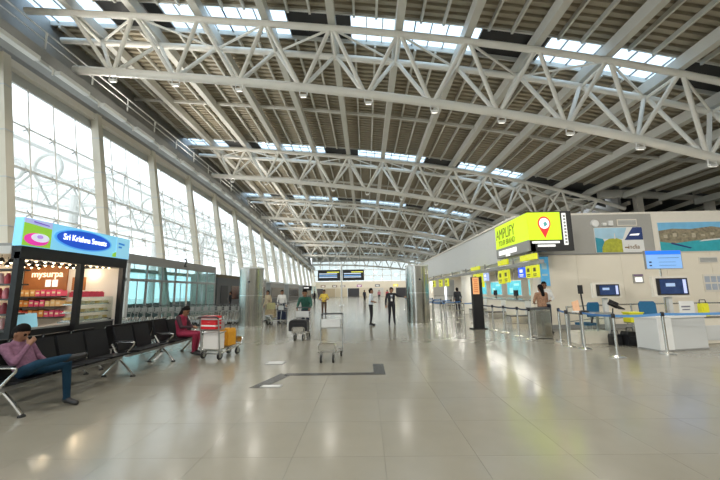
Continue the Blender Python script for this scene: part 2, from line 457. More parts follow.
def build_gutter():
    g = struct(bpy.data.objects.new('trim_1', None)); C.objects.link(g); g['label'] = 'grey catwalk gutter under the roof edge above the glass facade'
    ys = [-8 + 2.75 * k for k in range(40)]
    for a, b in zip(ys[:-1], ys[1:]):
        MB().bar((-15.1, a, zg(a) + .55), (-15.1, b, zg(b) + .55), .8, .62).build('gutter_box', M_mgrey, g)
        MB().bar((-14.62, a, zg(a) + .12), (-14.62, b, zg(b) + .12), .16, .16).build('edge_rail', M_lgrey, g)
        mb = MB(); mb.bar((-14.66, a, zg(a) + .9), (-14.66, a, zg(a) + 1.7), .06, .06).bar((-14.66, a, zg(a) + 1.7), (-14.66, b, zg(b) + 1.7), .05, .05)
        mb.bar((-14.66, a, zg(a) + 1.3), (-14.66, b, zg(b) + 1.3), .04, .04); mb.build('railing', M_lgrey, g)
        mb = MB(); mb.bar((-14.6, a + .2, zg(a) + .2), (-14.35, a + .2, zg(a) - .05), .05, .05).bar((-14.35, a + .2, zg(a) - .05), (-14.35, a + .2, zg(a) - .3), .05, .05)
        mb.build('bracket', M_white, g)
    k = 0
    for i in range(2, 34):
        y = -8 + 2.75 * i + .5
        z = zg(y) + .02
        r = thing('linear_luminaire', 'long white linear luminaire bracketed along the facade catwalk', 'light', (-14.42, y, z), 0, 'linear luminaires along the facade catwalk')
        dz = (zg(y + 1.6) - zg(y)) 
        MB().bar((0, 0, 0), (0, 1.75, dz), .30, .20).build('housing', M_wplast, r)
        MB().bar((.0, .05, .105), (.0, 1.7, dz + .105), .2, .015).build('diffuser', mat('luminaire_diffuser', (.9, .9, .86), .4, emit=(1, .96, .88), estr=1.0), r)
        if i % 3 == 0: lamp('luminaire_light', 'AREA', (-14.2, y + .9, z + .25), GUTTER_W * 3, size=1.7, sy=.3, aim=(.75, 0, .55))
build_gutter()

# ------------------------------------------------------------------ outside the glass: canopy
def build_outside():
    struct(MB().b2((-120, -30, -.4), (-15.25, 140, -.06)).build('ground_outside', mat('pale_concrete', (.72, .70, .66), .8, noise=.06, nscale=.3)))
    cr = struct(bpy.data.objects.new('canopy_roof', None)); C.objects.link(cr)
    mw = mat('canopy_white', (.86, .86, .84), .6)
    mt = mat('canopy_membrane', (.9, .9, .88), .6); mt.node_tree.nodes['Principled BSDF'].inputs['Transmission Weight'].default_value = 0
    tr = mt.node_tree.nodes.new('ShaderNodeBsdfTranslucent'); tr.inputs[0].default_value = (.92, .92, .9, 1); mxs = mt.node_tree.nodes.new('ShaderNodeMixShader'); mxs.inputs[0].default_value = .55
    mt.node_tree.links.new(mt.node_tree.nodes['Principled BSDF'].outputs[0], mxs.inputs[1]); mt.node_tree.links.new(tr.outputs[0], mxs.inputs[2]); mt.node_tree.links.new(mxs.outputs[0], mt.node_tree.nodes['Material Output'].inputs[0])
    for k in range(-1, 11):
        y0 = -6 + 11 * k
        vs = []
        MB().add([(-20.5, y0, 12.05), (-38, y0, 9.25), (-38, y0 + 10.8, 9.25), (-20.5, y0 + 10.8, 12.05)], [(0, 1, 2, 3)]).build('canopy_panel', mt, cr)
        # transverse canopy truss with curved lower chord
        top = [(-20 - 1.8 * i, y0, 11.8 - .28 * i) for i in range(11)]
        bot = [(-20 - 1.8 * i, y0, 9.0 + 1.2 * math.sin(i / 10 * PI * .5) - .20 * i) for i in range(11)]
        mb = MB(); mb.tube(top, .12, 6).tube(bot, .14, 6)
        for i in range(10): mb.cyl(top[i], bot[i + 1] if i % 2 else bot[i], .07, 6).cyl(bot[i], top[i + 1], .07, 6)
        mb.build('canopy_truss', mw, cr)
        mb = MB()
        for cx, rr in ((-21.2, .95), (-23.6, .75), (-25.8, .6)):
            mb.tube([(cx + rr * math.cos(a * PI / 8), y0 + 5.5, 10.1 + rr * math.sin(a * PI / 8)) for a in range(16)], .12, 6, closed=True)
        mb.build('ring_web', mw, cr)
        MB().cyl((-24, y0, -.06), (-24, y0, 9.8), .35, 12).build('canopy_column', mw, cr)
    # longitudinal truss and purlins
    mb = MB(); n = 44
    for i in range(n):
        a, b = -10 + 2.8 * i, -10 + 2.8 * (i + 1)
        mb.cyl((-20, a, 7.2), (-20, b, 7.2), .11, 6).cyl((-20, a, 9.0), (-20, b, 9.0), .11, 6)
        mb.cyl((-20, a, 7.2), (-20, (a + b) / 2, 9.0), .07, 6).cyl((-20, (a + b) / 2, 9.0), (-20, b, 7.2), .07, 6)
    mb.build('edge_truss', mw, cr)
    for x, z in ((-22, 11.6), (-25, 11.15), (-28, 10.65), (-31, 10.2), (-34, 9.7)):
        MB().bar((x, -12, z), (x, 115, z), .14, .24).build('canopy_purlin', mw, cr)
build_outside()

# ------------------------------------------------------------------ end wall and rear shell
def build_end():
    Y = 104
    w = struct(bpy.data.objects.new('wall_far', None)); C.objects.link(w)
    zt = lambda x: Tz(min(x, 22), Y) + 1.0
    MB().b2((-16.5, Y, 2.5), (24, Y + .3, 4.3)).build('fascia_band', M_beige, w)
    MB().b2((-16.5, Y + .1, 4.3), (24, Y + .3, 4.6)).build('ledge', M_offw, w)
    xs = [-16.5 + 2.7 * i for i in range(16)]
    for a, b in zip(xs[:-1], xs[1:]):
        for z0, z1 in ((4.65, 6.2), (6.3, 8.0), (8.1, 10.6)):
            MB().b2((a + .08, Y + .15, z0), (b - .08, Y + .18, z1)).build('pane', M_glassE, w)
        MB().b2((a - .07, Y + .05, 4.6), (a + .07, Y + .3, 11.5)).build('mullion', M_offw, w)
    MB().b2((-16.5, Y, 10.6), (24, Y + .3, 13)).build('head_panel', M_lgrey, w)
    for z in (6.25, 8.05): MB().b2((-16.5, Y + .05, z - .06), (24, Y + .25, z + .06)).build('transom', M_offw, w)
    # shop bays under the band
    cols = [(.10, .09, .09), (.62, .5, .34), (.75, .66, .5), (.06, .06, .07), (.78, .7, .55), (.72, .70, .66), (.8, .72, .6), (.05, .05, .06), (.65, .2, .12), (.75, .62, .2), (.7, .68, .62)]
    for i, c in enumerate(cols):
        a = -16.5 + 3.65 * i; b = a + 3.5
        MB().b2((a, Y + (.8 if sum(c) < .4 else .1), 0), (b, Y + 1.0, 2.5)).build('shopfront', mat('shopfront_%d' % i, c, .5), w)
        MB().b2((b, Y - .05, 0), (b + .15, Y + .3, 2.5)).build('pier', M_offw, w)
    for i, (x, c) in enumerate([(-13, (.3, .2, .12)), (-9.5, (.2, .15, .1)), (-7, (.25, .2, .15)), (-2, (.3, .12, .25)), (3.5, (.1, .1, .1)), (9, (.8, .7, .05)), (13, (.6, .1, .08))]):
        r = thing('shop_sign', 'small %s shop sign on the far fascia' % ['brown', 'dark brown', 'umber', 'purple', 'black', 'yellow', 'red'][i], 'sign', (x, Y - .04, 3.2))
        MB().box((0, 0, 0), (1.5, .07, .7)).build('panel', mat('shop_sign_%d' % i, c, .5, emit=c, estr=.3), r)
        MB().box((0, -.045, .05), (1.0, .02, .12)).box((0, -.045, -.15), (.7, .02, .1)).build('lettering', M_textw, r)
    # shell behind and right of the camera
    wb = MB(); wb.b2((-16, -20.3, 0), (40, -20, 4)).b2((-16, -20.3, 4), (40, -20.0, 16)); struct(wb.build('wall_back', M_offw))
    struct(MB().b2((39.2, -20, 0), (39.5, 32, 13)).build('wall_right', M_grey))
    struct(MB().b2((24.2, 32, 0), (24.5, 104, 11)).build('wall_side', M_mgrey))
build_end()
def build_annex():
    # lower side hall beyond the second truss: edge beam, posts, flat roof, dark rear wall
    e = struct(bpy.data.objects.new('trim_2', None)); C.objects.link(e)
    pts = [(22.6 + 1.2 * i, 32.2, 10.45 - .008 * (i - 1) ** 2) for i in range(15)]
    for a, b in zip(pts[:-1], pts[1:]): MB().bar(a, b, .45, .75).build('edge_beam', M_white, e)
    for x in (26.3, 33.0): MB().b2((x - .3, 32.0, 0), (x + .3, 32.5, 10.1)).build('post', M_offw, e)
    for i in range(5): MB().bar((25.5 + 3 * i, 32.3, 9.6), (25.5 + 3 * i, 46, 8.8), .25, .35).build('rafter', M_offw, e)
    for i in range(7):
        a, b = 18.35 + 3.0 * i, 18.35 + 3.0 * (i + 1); za, zb = Rz(a, 31) + 1.08, Rz(b, 31) + 1.08
        MB().add([(a, 30.9, za), (b, 30.9, zb), (b, 33.4, zb), (a, 33.4, za), (a, 30.9, za + .05), (b, 30.9, zb + .05), (b, 33.4, zb + .05), (a, 33.4, za + .05)], [(0, 3, 2, 1), (4, 5, 6, 7), (0, 1, 5, 4), (1, 2, 6, 5), (2, 3, 7, 6), (3, 0, 4, 7)]).build('roof_panel', M_dgrey, e)
    for i in range(4):
        a, b = 18.35 + 1.4 * i, 18.35 + 1.4 * (i + 1)
        MB().add([(a, 33.3, Tz(a, 33) + .7), (b, 33.3, Tz(b, 33) + .7), (b, 33.3, Rz(b, 31) + 1.12), (a, 33.3, Rz(a, 31) + 1.12), (a, 33.4, Tz(a, 33) + .7), (b, 33.4, Tz(b, 33) + .7), (b, 33.4, Rz(b, 31) + 1.12), (a, 33.4, Rz(a, 31) + 1.12)], [(0, 1, 2, 3), (4, 7, 6, 5), (0, 4, 5, 1), (1, 5, 6, 2), (2, 6, 7, 3), (3, 7, 4, 0)]).build('riser_panel', M_dgrey, e)
    struct(MB().b2((24.3, 32.3, 10.2), (40, 47, 10.4)).build('ceiling_annex', M_dgrey))
    struct(MB().b2((24.3, 46.5, 0), (40, 47, 10.2)).build('wall_annex', mat('blue_grey_wall', (.12, .15, .19), .6)))
    struct(MB().b2((39.2, 32, 0), (39.5, 47, 11)).build('wall_annex_side', M_dgrey))
build_annex()

# ================================================================== right-hand side: check-in hall
def box_obj(name, a, b, m, parent=None): return MB().b2(a, b).build(name, m, parent)
def build_counter_walls():
    w = struct(bpy.data.objects.new('wall_counter', None)); C.objects.link(w)
    Y = 14.0; xs = [6.75, 8.6, 10.4, 12.2, 14.0, 15.8, 17.6]
    for a, b in zip(xs[:-1], xs[1:]): box_obj('wall_panel', (a + .004, Y, 0), (b - .004, Y + .25, 2.95), M_beige, w)
    box_obj('upper_panel', (6.75, Y - .03, 2.95), (11.82, Y + .25, 4.58), M_grey, w)
    box_obj('upper_panel', (11.83, Y - .03, 2.95), (17.6, Y + .25, 4.58), M_offw, w)
    box_obj('shadow_ledge', (6.75, Y - .05, 2.93), (11.82, Y - .03, 2.97), M_mgrey, w)
    box_obj('coping', (6.75, Y - .03, 4.58), (17.6, Y + .3, 4.66), M_offw, w)
    box_obj('skirting', (6.75, Y - .03, 0), (17.6, Y, .15), M_mgrey, w)
    # long bulkhead above the check-in row
    b = struct(bpy.data.objects.new('wall_bulkhead', None)); C.objects.link(b)
    ys = [14.3 + 3.4 * i for i in range(10)]
    for a, c in zip(ys[:-1], ys[1:]): box_obj('bulkhead_panel', (6.45, a + .005, 2.85), (6.75, c - .005, 4.6), M_lgrey, b)
    box_obj('bulkhead_coping', (6.38, 14.3, 4.6), (6.8, ys[-1], 4.68), M_offw, b)
    box_obj('soffit', (6.75, 14.3, 2.85), (15, ys[-1], 2.95), M_offw, b)
    for i in range(10):
        box_obj('soffit_light', (7.6, 15.2 + 2.9 * i, 2.82), (8.0, 16.6 + 2.9 * i, 2.85), mat('tube_light', (.9, .9, .9), .4, emit=(1, .97, .92), estr=1.3), b)
        lamp('soffit_lamp', 'AREA', (7.8, 15.9 + 2.9 * i, 2.78), COUNTER_W, size=1.4, sy=.4, aim=(0, 0, -1))
    r = struct(bpy.data.objects.new('trim_3', None)); C.objects.link(r)
    for a, c in zip(ys[:-1], ys[1:]): box_obj('sign_beam', (6.1, a - 2.3, 2.46), (6.26, c - 2.3, 2.60), M_mgrey, r)
    for y in ys[:-1]: box_obj('hanger', (6.15, y, 2.6), (6.21, y + .06, 2.86), M_mgrey, r)
    for y in ys[1:-1]: MB().bar((6.2, y, 2.7), (6.6, y, 2.87), .05, .05).build('strut', M_mgrey, r)
    # rear wall of the check-in row
    k = struct(bpy.data.objects.new('wall_checkin', None)); C.objects.link(k)
    for i in range(9):
        a = 14.3 + 3.4 * i
        box_obj('wall_panel', (11.5, a + .005, 0), (11.7, a + 3.395, 2.85), M_offw, k)
    MB().lathe([(.36, 0), (.36, 2.85)], 24, (6.85, 23.4, 0)).build('round_column', mat('white_column_paint', (.86, .83, .76), .5), k, True)
    MB().lathe([(.36, 0), (.36, 2.85)], 24, (6.85, 37.0, 0)).build('round_column', mat('white_column_paint', (.86, .83, .76), .5), k, True)
build_counter_walls()

# hanging and fascia signs
SG = 'yellow check-in signs on the sign beam'
def beam_sign(y0, y1, z0, z1, m, label, marks=True, group=None):
    r = thing('fascia_sign', label, 'sign', (6.05, (y0 + y1) / 2, (z0 + z1) / 2), 0, group)
    w, h = y1 - y0, z1 - z0
    MB().box((0, 0, 0), (.09, w, h)).build('panel', m, r)
    if marks:
        mk = MB().box((-.048, .0, h * .14), (.008, w * .42, h * .30)).box((-.048, 0, -h * .22), (.008, w * .6, h * .07)).box((-.048, 0, -h * .36), (.008, w * .5, h * .06))
        mk.build('symbol', mat('sign_ink', (.12, .12, .02), .6) if m is M_yellow else M_textw, r)
    MB().cyl((.02, 0, h / 2), (.02, 0, h / 2 + .05), .02, 6).build('fixing', M_mgrey, r)
ys_ = [(12.05, 12.45, 'end of the beam beside the blue banner'), (12.5, 12.95, 'next to the blue sign, under the big advert')]
beam_sign(12.02, 12.42, 1.98, 2.42, M_yellow, 'yellow sign under the sign beam, closest to the blue banner')
beam_sign(12.48, 12.90, 1.98, 2.42, M_yellow, 'yellow sign under the beam between the blue sign and another yellow one')
beam_sign(13.0, 13.55, 2.02, 2.40, M_bluesign, 'deep blue sign hanging under the sign beam below the big advert')
beam_sign(14.5, 15.0, 1.86, 2.40, M_yellow, 'yellow sign with dark pictogram right of a grey gap, under the sign beam')
beam_sign(15.1, 15.6, 1.82, 2.40, M_yellow, 'tall yellow sign under the sign beam, second from the grey gap')
beam_sign(17.0, 17.55, 2.0, 2.40, M_lilac, 'pale lilac-blue sign under the sign beam beyond the yellow pair')
beam_sign(17.7, 18.3, 1.7, 2.42, M_yellow, 'longest yellow sign under the sign beam, beside the pale blue sign')
beam_sign(18.5, 19.2, 1.82, 2.42, M_yellow, 'yellow sign under the beam above the orange-topped totem')
for i, y in enumerate((25.2, 27.3, 30.0)): beam_sign(y, y + 1.0, 1.85, 2.42, M_yellow, 'yellow sign under the beam beyond the white round column', True, SG)
beam_sign(12.1, 12.75, 2.63, 2.84, M_yellow, 'wide yellow sign on top of the sign beam under the big advert', False)
beam_sign(12.8, 13.3, 2.63, 2.84, M_yellow, 'short yellow sign on top of the sign beam beside the wide one', False)
beam_sign(14.55, 15.0, 2.63, 2.86, M_yellow, 'square yellow sign on top of the beam above the pictogram pair', False)
beam_sign(15.1, 15.55, 2.63, 2.84, M_yellow, 'low yellow sign on top of the beam left of the square one', False)
beam_sign(18.2, 19.6, 2.63, 2.82, M_yellow, 'long low yellow sign on top of the beam near the totem', False)

# big corner advert
def build_advert():
    r = thing('corner_billboard', 'large lime yellow corner billboard with a red map pin above the counters', 'billboard', (6.2, 12.8, 3.0))
    o = Vector((-6.2, -12.8, -3.0))
    lime = mat('lime_lightbox', (.55, .75, .01), .4, emit=(.60, .86, .005), estr=.36)
    def bo(n, a, b, m, par=r): return MB().b2(Vector(a) + o, Vector(b) + o).build(n, m, par)
    bo('frame', (6.22, 12.82, 2.98), (6.42, 16.1, 4.5), M_mgrey); bo('frame', (6.22, 12.82, 2.98), (7.86, 13.02, 4.5), M_black)
    a = bo('side_lightbox', (6.19, 12.8, 3.42), (6.22, 16.05, 4.46), lime); f = bo('front_lightbox', (6.19, 12.79, 3.40), (7.42, 12.82, 4.46), lime)
    ink = mat('olive_ink', (.16, .22, .02), .6)
    text('lettering', 'AMPLIFY', .66, ink, a, Vector((6.185, 14.95, 4.03)) + o, (0, -1, 0), (0, 0, 1), sx=.8, t=.004)
    text('lettering', 'YOUR BRAND', .34, ink, a, Vector((6.185, 14.85, 3.63)) + o, (0, -1, 0), (0, 0, 1), sx=.8, t=.004)
    bo('grey_strip', (6.185, 12.8, 3.0), (6.22, 16.05, 3.41), M_mgrey)
    bo('caption', (6.175, 13.9, 3.1), (6.19, 15.75, 3.3), M_textw); bo('caption', (6.175, 14.55, 3.0), (6.19, 15.0, 3.08), M_textw)
    red = mat('red_pin', (.75, .02, .02), .4, emit=(.8, .02, .02), estr=.4)
    cx, cz = 6.80, 4.03
    pin = [(.24 * math.cos(t), .27 * math.sin(t)) for t in [math.radians(-35 + 250 * i / 22) for i in range(23)]] + [(0, -.56)]
    p = MB().prism(pin, Vector((cx, 12.789, cz)) + o, (1, 0, 0), (0, 0, 1), .01).build('map_pin', red, f)
    MB().prism(ellipse(.19, .21), Vector((cx, 12.779, cz)) + o, (1, 0, 0), (0, 0, 1), .006).build('pin_disc', M_textw, f)
    MB().prism([(-.02, -.12), (.1, -.02), (.02, .1), (-.06, .02)], Vector((cx + .02, 12.772, cz - .02)) + o, (1, 0, 0), (0, 0, 1), .004).build('pin_mark', mat('teal_ink', (.15, .6, .6), .5), f)
    bo('caption', (6.3, 12.785, 3.27), (7.32, 12.82, 3.35), M_textw); bo('caption', (6.5, 12.785, 3.14), (7.15, 12.82, 3.22), M_textw)
    bo('caption_strip', (7.5, 12.785, 3.2), (7.64, 12.82, 4.42), M_textw)
    mk = MB()
    for i in range(9): mk.b2(Vector((7.53, 12.778, 3.26 + .125 * i)) + o, Vector((7.61, 12.785, 3.34 + .125 * i)) + o)
    mk.build('caption_letters', M_mgrey, r)
    bo('hanger', (6.5, 12.95, 2.6), (6.56, 13.0, 3.0), M_mgrey)
    bo('hanger', (6.4, 13.0, 3.0), (6.5, 14.4, 3.1), M_mgrey)
build_advert()

def build_posters():
    Y = 13.968
    def P(par, o): 
        def f(name, poly, m, t=.006, d=0): return MB().prism([(x - o[0], z - o[2]) for x, z in poly], (0, -d, 0), (1, 0, 0), (0, 0, 1), t).build(name, m, par)
        return f
    sky = mat('print_sky', (.20, .52, .80), .45, noise=.2, nscale=3); sea = mat('print_sea', (.02, .30, .42), .45, noise=.3, nscale=5)
    o = (9.42, Y, 2.99); r = thing('travel_poster', 'travel poster with yellow-green hill and navy corner on the grey wall band', 'poster', o); f = P(r, o)
    f('backing', [(9.42, 2.99), (11.38, 2.99), (11.38, 4.03), (9.42, 4.03)], M_wplast, .02)
    f('print_sky', [(9.44, 3.55), (10.55, 3.55), (10.75, 4.01), (9.44, 4.01)], mat('print_pale_sky', (.42, .66, .82), .45, noise=.25, nscale=2.5), .006, .02)
    f('print_sea', [(9.44, 3.0), (9.95, 3.0), (9.75, 3.55), (9.44, 3.62)], sea, .006, .021)
    f('print_hill', [(9.66, 3.0), (10.5, 3.0), (10.5, 3.5), (10.3, 3.58), (10.0, 3.56), (9.8, 3.45), (9.68, 3.2)], mat('print_hill', (.45, .46, .04), .5, noise=.45, nscale=9), .006, .022)
    f('print_tower', [(10.2, 3.55), (10.26, 3.55), (10.24, 3.78), (10.21, 3.78)], mat('print_white', (.8, .8, .78), .5), .004, .028)
    f('navy_corner', [(10.62, 3.5), (11.37, 3.5), (11.37, 4.02), (11.0, 4.02)], mat('print_navy', (.02, .05, .20), .4), .006, .022)
    f('white_mark', [(10.82, 3.68), (11.2, 3.68), (11.26, 3.76), (10.9, 3.74)], M_textw, .004, .028)
    text('script_lettering', 'india', .26, mat('print_brown', (.25, .14, .05), .6), r, (1.52, -.024, .22), (1, 0, 0), (0, 0, 1), t=.003, shear=.2)
    MB().box((1.25, -.026, .2), (.16, .004, .05)).build('print_dash', mat('print_brown', (.25, .14, .05), .6), r)
    o = (12.02, Y, 2.98); r = thing('coast_poster', 'wide poster of a hillside coastal town above turquoise water', 'poster', o); f = P(r, o)
    f('backing', [(12.02, 2.98), (15.6, 2.98), (15.6, 4.2), (12.02, 4.2)], M_wplast, .02)
    f('print_sky', [(12.03, 3.85), (15.58, 3.8), (15.58, 4.19), (12.03, 4.19)], sky, .006, .02)
    f('print_water', [(12.03, 2.99), (15.58, 2.99), (15.58, 3.45), (12.03, 3.5)], mat('print_turquoise', (.04, .42, .50), .45, noise=.2, nscale=6), .006, .02)
    f('print_town', [(12.03, 3.4), (12.6, 3.32), (13.4, 3.42), (14.6, 3.5), (15.58, 3.45), (15.58, 3.95), (14.8, 3.9), (14.2, 4.0), (13.3, 3.9), (12.6, 3.93), (12.03, 3.85)], mat('print_town', (.28, .24, .16), .5, noise=.95, nscale=9), .006, .022)
    wh = mat('print_white', (.8, .8, .78), .5)
    f('print_boat', [(13.6, 3.38), (14.5, 3.46), (14.55, 3.52), (13.75, 3.45)], wh, .004, .028); f('print_boat', [(12.45, 3.3), (13.2, 3.1), (13.28, 3.14), (12.5, 3.36)], mat('print_navy', (.02, .05, .20), .4), .004, .028)
    for i in range(9): f('print_house', [(12.2 + .38 * i, 3.55 + .05 * (i % 3)), (12.36 + .38 * i, 3.55 + .05 * (i % 3)), (12.36 + .38 * i, 3.68 + .06 * (i % 2)), (12.2 + .38 * i, 3.68 + .06 * (i % 2))], mat('print_stone', (.50, .44, .33), .5, noise=.4, nscale=12), .004, .0285)
    # small wall fittings
    tag(MB().lathe([(.03, -.10), (.14, -.09), (.17, -.02), (.17, 0)], 20, (0, 0, 0), axis='Y').build('wall_speaker', [M_wplast], None, True, (9.48, Y, 4.2)), 'round white wall speaker above the travel poster', 'speaker')
    tag(MB().box((0, 0, 0), (.16, .08, .12)).box((0, -.045, 0), (.1, .02, .06)).build('junction_box', M_wplast, None, False, (9.86, Y - .04, 4.16)), 'small white junction box beside the round speaker', 'box')
    tag(MB().box((0, 0, 0), (.18, .1, .2)).box((0, -.055, .03), (.12, .02, .08)).build('alarm_box', M_wplast, None, False, (10.1, Y - .05, 4.2)), 'upright white alarm box between speaker and vent', 'box')
    for nm, a, b, lab in (('air_vent', (10.4, 4.08), (11.2, 4.36), 'pale vent grille above the navy corner of the travel poster'), ('air_grille', (13.5, 2.5), (14.25, 2.76), 'grey vent grille on the beige wall under the coast poster'), ('access_panel', (7.95, 4.0), (8.2, 4.3), 'small square access panel beside the big lime billboard')):
        r = thing(nm, lab, 'vent', (a[0], Y + (.03 if nm == 'air_grille' else 0), a[1])); w, h = b[0] - a[0], b[1] - a[1]
        MB().box((w / 2, -.015, h / 2), (w, .03, h)).build('frame', M_offw, r); MB().box((w / 2, -.032, h / 2), (w - .08, .01, h - .08)).build('backing', M_grey, r)
        for i in range(4): MB().box((w / 2, -.04, h * (i + 1) / 5), (w - .08, .02, .02)).build('slat', M_lgrey, r)
    r = thing('intercom_panel', 'grey intercom notice panel fixed on the beige wall', 'panel', (10.78, Y + .03, 1.74))
    MB().box((.2, -.02, .18), (.4, .04, .36)).build('plate', M_grey, r); MB().box((.2, -.045, .14), (.28, .01, .18)).build('label_plate', M_textw, r); MB().box((.2, -.045, .32), (.36, .01, .05)).build('header', mat('print_purple', (.2, .1, .25), .5), r)
build_posters()

# hanging blue banner
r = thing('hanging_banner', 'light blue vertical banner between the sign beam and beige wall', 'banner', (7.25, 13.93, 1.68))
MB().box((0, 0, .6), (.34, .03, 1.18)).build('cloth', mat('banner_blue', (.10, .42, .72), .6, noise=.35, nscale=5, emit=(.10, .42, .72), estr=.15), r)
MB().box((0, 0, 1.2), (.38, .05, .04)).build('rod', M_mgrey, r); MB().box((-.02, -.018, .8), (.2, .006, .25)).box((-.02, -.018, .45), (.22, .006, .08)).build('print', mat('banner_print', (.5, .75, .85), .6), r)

# ------------------------------------------------------------------ check-in counters
def counter(loc, rz, label, group=None, w=1.7, d=.75):
    r = thing('checkin_counter', label, 'counter', loc, rz, group)
    MB().box((0, 0, .5), (w, d, 1.0)).build('body', M_lgrey, r); MB().box((0, 0, 1.02), (w + .06, d + .08, .04)).build('worktop', M_chrome, r)
    MB().box((0, -d / 2 - .012, .55), (w - .1, .02, .75)).build('front_panel', M_offw, r); MB().box((0, -d / 2 - .01, .08), (w, .03, .14)).build('kick_plate', M_mgrey, r)
    return r
def monitor(loc, rz, label, w=.5, h=.32, m=M_screen, stand=.12, group=None, name='monitor'):
    r = thing(name, label, 'screen', loc, rz, group)
    MB().box((0, .01, .01), (.22, .18, .02)).build('base', M_black, r); MB().box((0, .03, (stand + h * .5) / 2 + .02), (.05, .04, stand + h * .5)).build('neck', M_black, r)
    MB().box((0, 0, stand + h / 2 + .04), (w, .05, h)).build('casing', M_black, r); MB().box((0, -.03, stand + h / 2 + .04), (w - .04, .01, h - .05)).build('display', m, r)
    return r
teal_scr = mat('turquoise_display', (.05, .4, .5), .3, noise=.5, nscale=4, emit=(.06, .45, .58), estr=.3)
for i in range(6):
    y = 15.6 + 3.0 * i
    counter((8.3, y, 0), -PI / 2, 'pale check-in counter with steel top under the soffit', 'check-in counters in the row', 2.4)
    monitor((8.25, y + .5, 1.04), -PI / 2, 'small black monitor standing on a check-in counter', group='monitors on the check-in counters')
    rr = thing('display_panel', 'turquoise display panel hanging behind the check-in counters', 'screen', (9.4, y + .3, 1.15), -PI / 2, 'turquoise panels behind the check-in counters')
    MB().box((0, 0, .5), (2.1, .06, .95)).build('casing', M_lgrey, rr); MB().box((0, -.035, .5), (2.0, .01, .85)).build('display', teal_scr, rr)
    MB().box((0, .05, .85), (.08, .05, 1.7)).build('hanger', M_mgrey, rr)
    MB().box((-.4, -.042, .35), (.5, .006, .3)).box((.4, -.042, .7), (.7, .006, .12)).build('print', mat('display_print', (.3, .75, .75), .4, emit=(.3, .7, .7), estr=.3), rr)
    g = thing('weigh_belt', 'black baggage belt with steel side beside a check-in counter', 'belt', (7.2, y + .9, 0), 0, 'baggage belts beside the check-in counters')
    MB().box((0, 0, .17), (1.0, .62, .3)).build('side_frame', M_chrome, g); MB().box((0, 0, .34), (1.0, .5, .03)).build('belt', M_rubber, g)

# ------------------------------------------------------------------ stanchions and belts
sm = dict(base=MB().lathe([(.17, 0), (.17, .015), (.12, .035), (.04, .05)], 24).mesh('base', M_chrome, True),
          post=MB().lathe([(.032, .04), (.032, .9)], 12).mesh('post', M_chrome, True), head=MB().lathe([(.036, .88), (.042, .89), (.042, .97), (.03, .985)], 14).mesh('head', M_black, True))
def stanchion(x, y, label, group=None):
    r = thing('stanchion', label, 'stanchion', (x, y, 0), 0, group)
    for n in ('base', 'post', 'head'): obj(n, sm[n], r)
    return r
ST = [(5.79, 8.27), (7.17, 8.55), (9.35, 8.8), (5.76, 9.42), (5.56, 9.78), (5.93, 10.82), (5.2, 11.2), (5.15, 11.95), (5.08, 12.95), (4.95, 13.7), (4.98, 15.4), (5.2, 17.0), (4.4, 17.2), (3.75, 17.4), (3.55, 18.6), (4.3, 19.2), (5.3, 19.4), (3.45, 20.4), (4.2, 21.6), (5.35, 21.9), (3.35, 22.8), (4.15, 24.2), (5.3, 24.6), (3.3, 25.6), (4.2, 27.2), (5.3, 27.6), (3.3, 29)]
labs = {0: 'chrome stanchion carrying the black card holder, ahead of the counters', 1: 'chrome stanchion standing right before the white desk', 2: 'chrome stanchion at the right end of the pale blue belt', 3: 'front stanchion of the close pair beside the steel desk', 4: 'rear stanchion of the close pair beside the steel desk', 5: 'chrome stanchion standing right beside the steel cabinet', 6: 'chrome stanchion standing left of the steel cabinet'}
for i, (x, y) in enumerate(ST):
    stanchion(x, y, labs.get(i, 'chrome belt stanchion in the queue lanes before the check-in row'), None if i in labs else 'stanchions of the queue lanes')
def belt(i, j, m, label, group=None, z=.93, sag=.02, h=.05):
    a, b = Vector((*ST[i], z)), Vector((*ST[j], z)); d = (b - a).normalized(); a = a + d * .043; b = b - d * .043
    mb = MB(); n = 6; pts = [a.lerp(b, k / n) - Vector((0, 0, sag * 4 * (k / n) * (1 - k / n))) for k in range(n + 1)]
    for p, q in zip(pts[:-1], pts[1:]): mb.bar(p, q, .006, h)
    tag(mb.build('barrier_belt', m), label, 'belt', group)
belt(0, 1, M_bluebelt2, 'pale blue barrier belt between the card-holder stanchion and the white desk', h=.06)
belt(1, 2, M_bluebelt2, 'pale blue barrier belt running across the white desk front', h=.06)
belt(3, 0, M_bluebelt, 'blue barrier belt from the close stanchion pair to the card-holder stanchion')
belt(4, 5, M_bluebelt, 'blue barrier belt between the close pair and the steel cabinet')
for i, j in ((6, 7), (7, 8), (8, 9), (9, 10), (10, 11)): belt(i, j, M_darkbelt, 'navy barrier belt along the counter side of the queue', 'navy belts on the counter side')
for i, j in ((11, 12), (12, 13), (13, 14), (14, 15), (15, 16), (14, 17), (17, 18), (18, 19), (17, 20), (20, 21), (21, 22), (20, 23), (23, 24), (24, 25), (23, 26)): belt(i, j, M_bluebelt, 'blue barrier belt of the queue lanes before the check-in row', 'blue belts of the queue lanes')

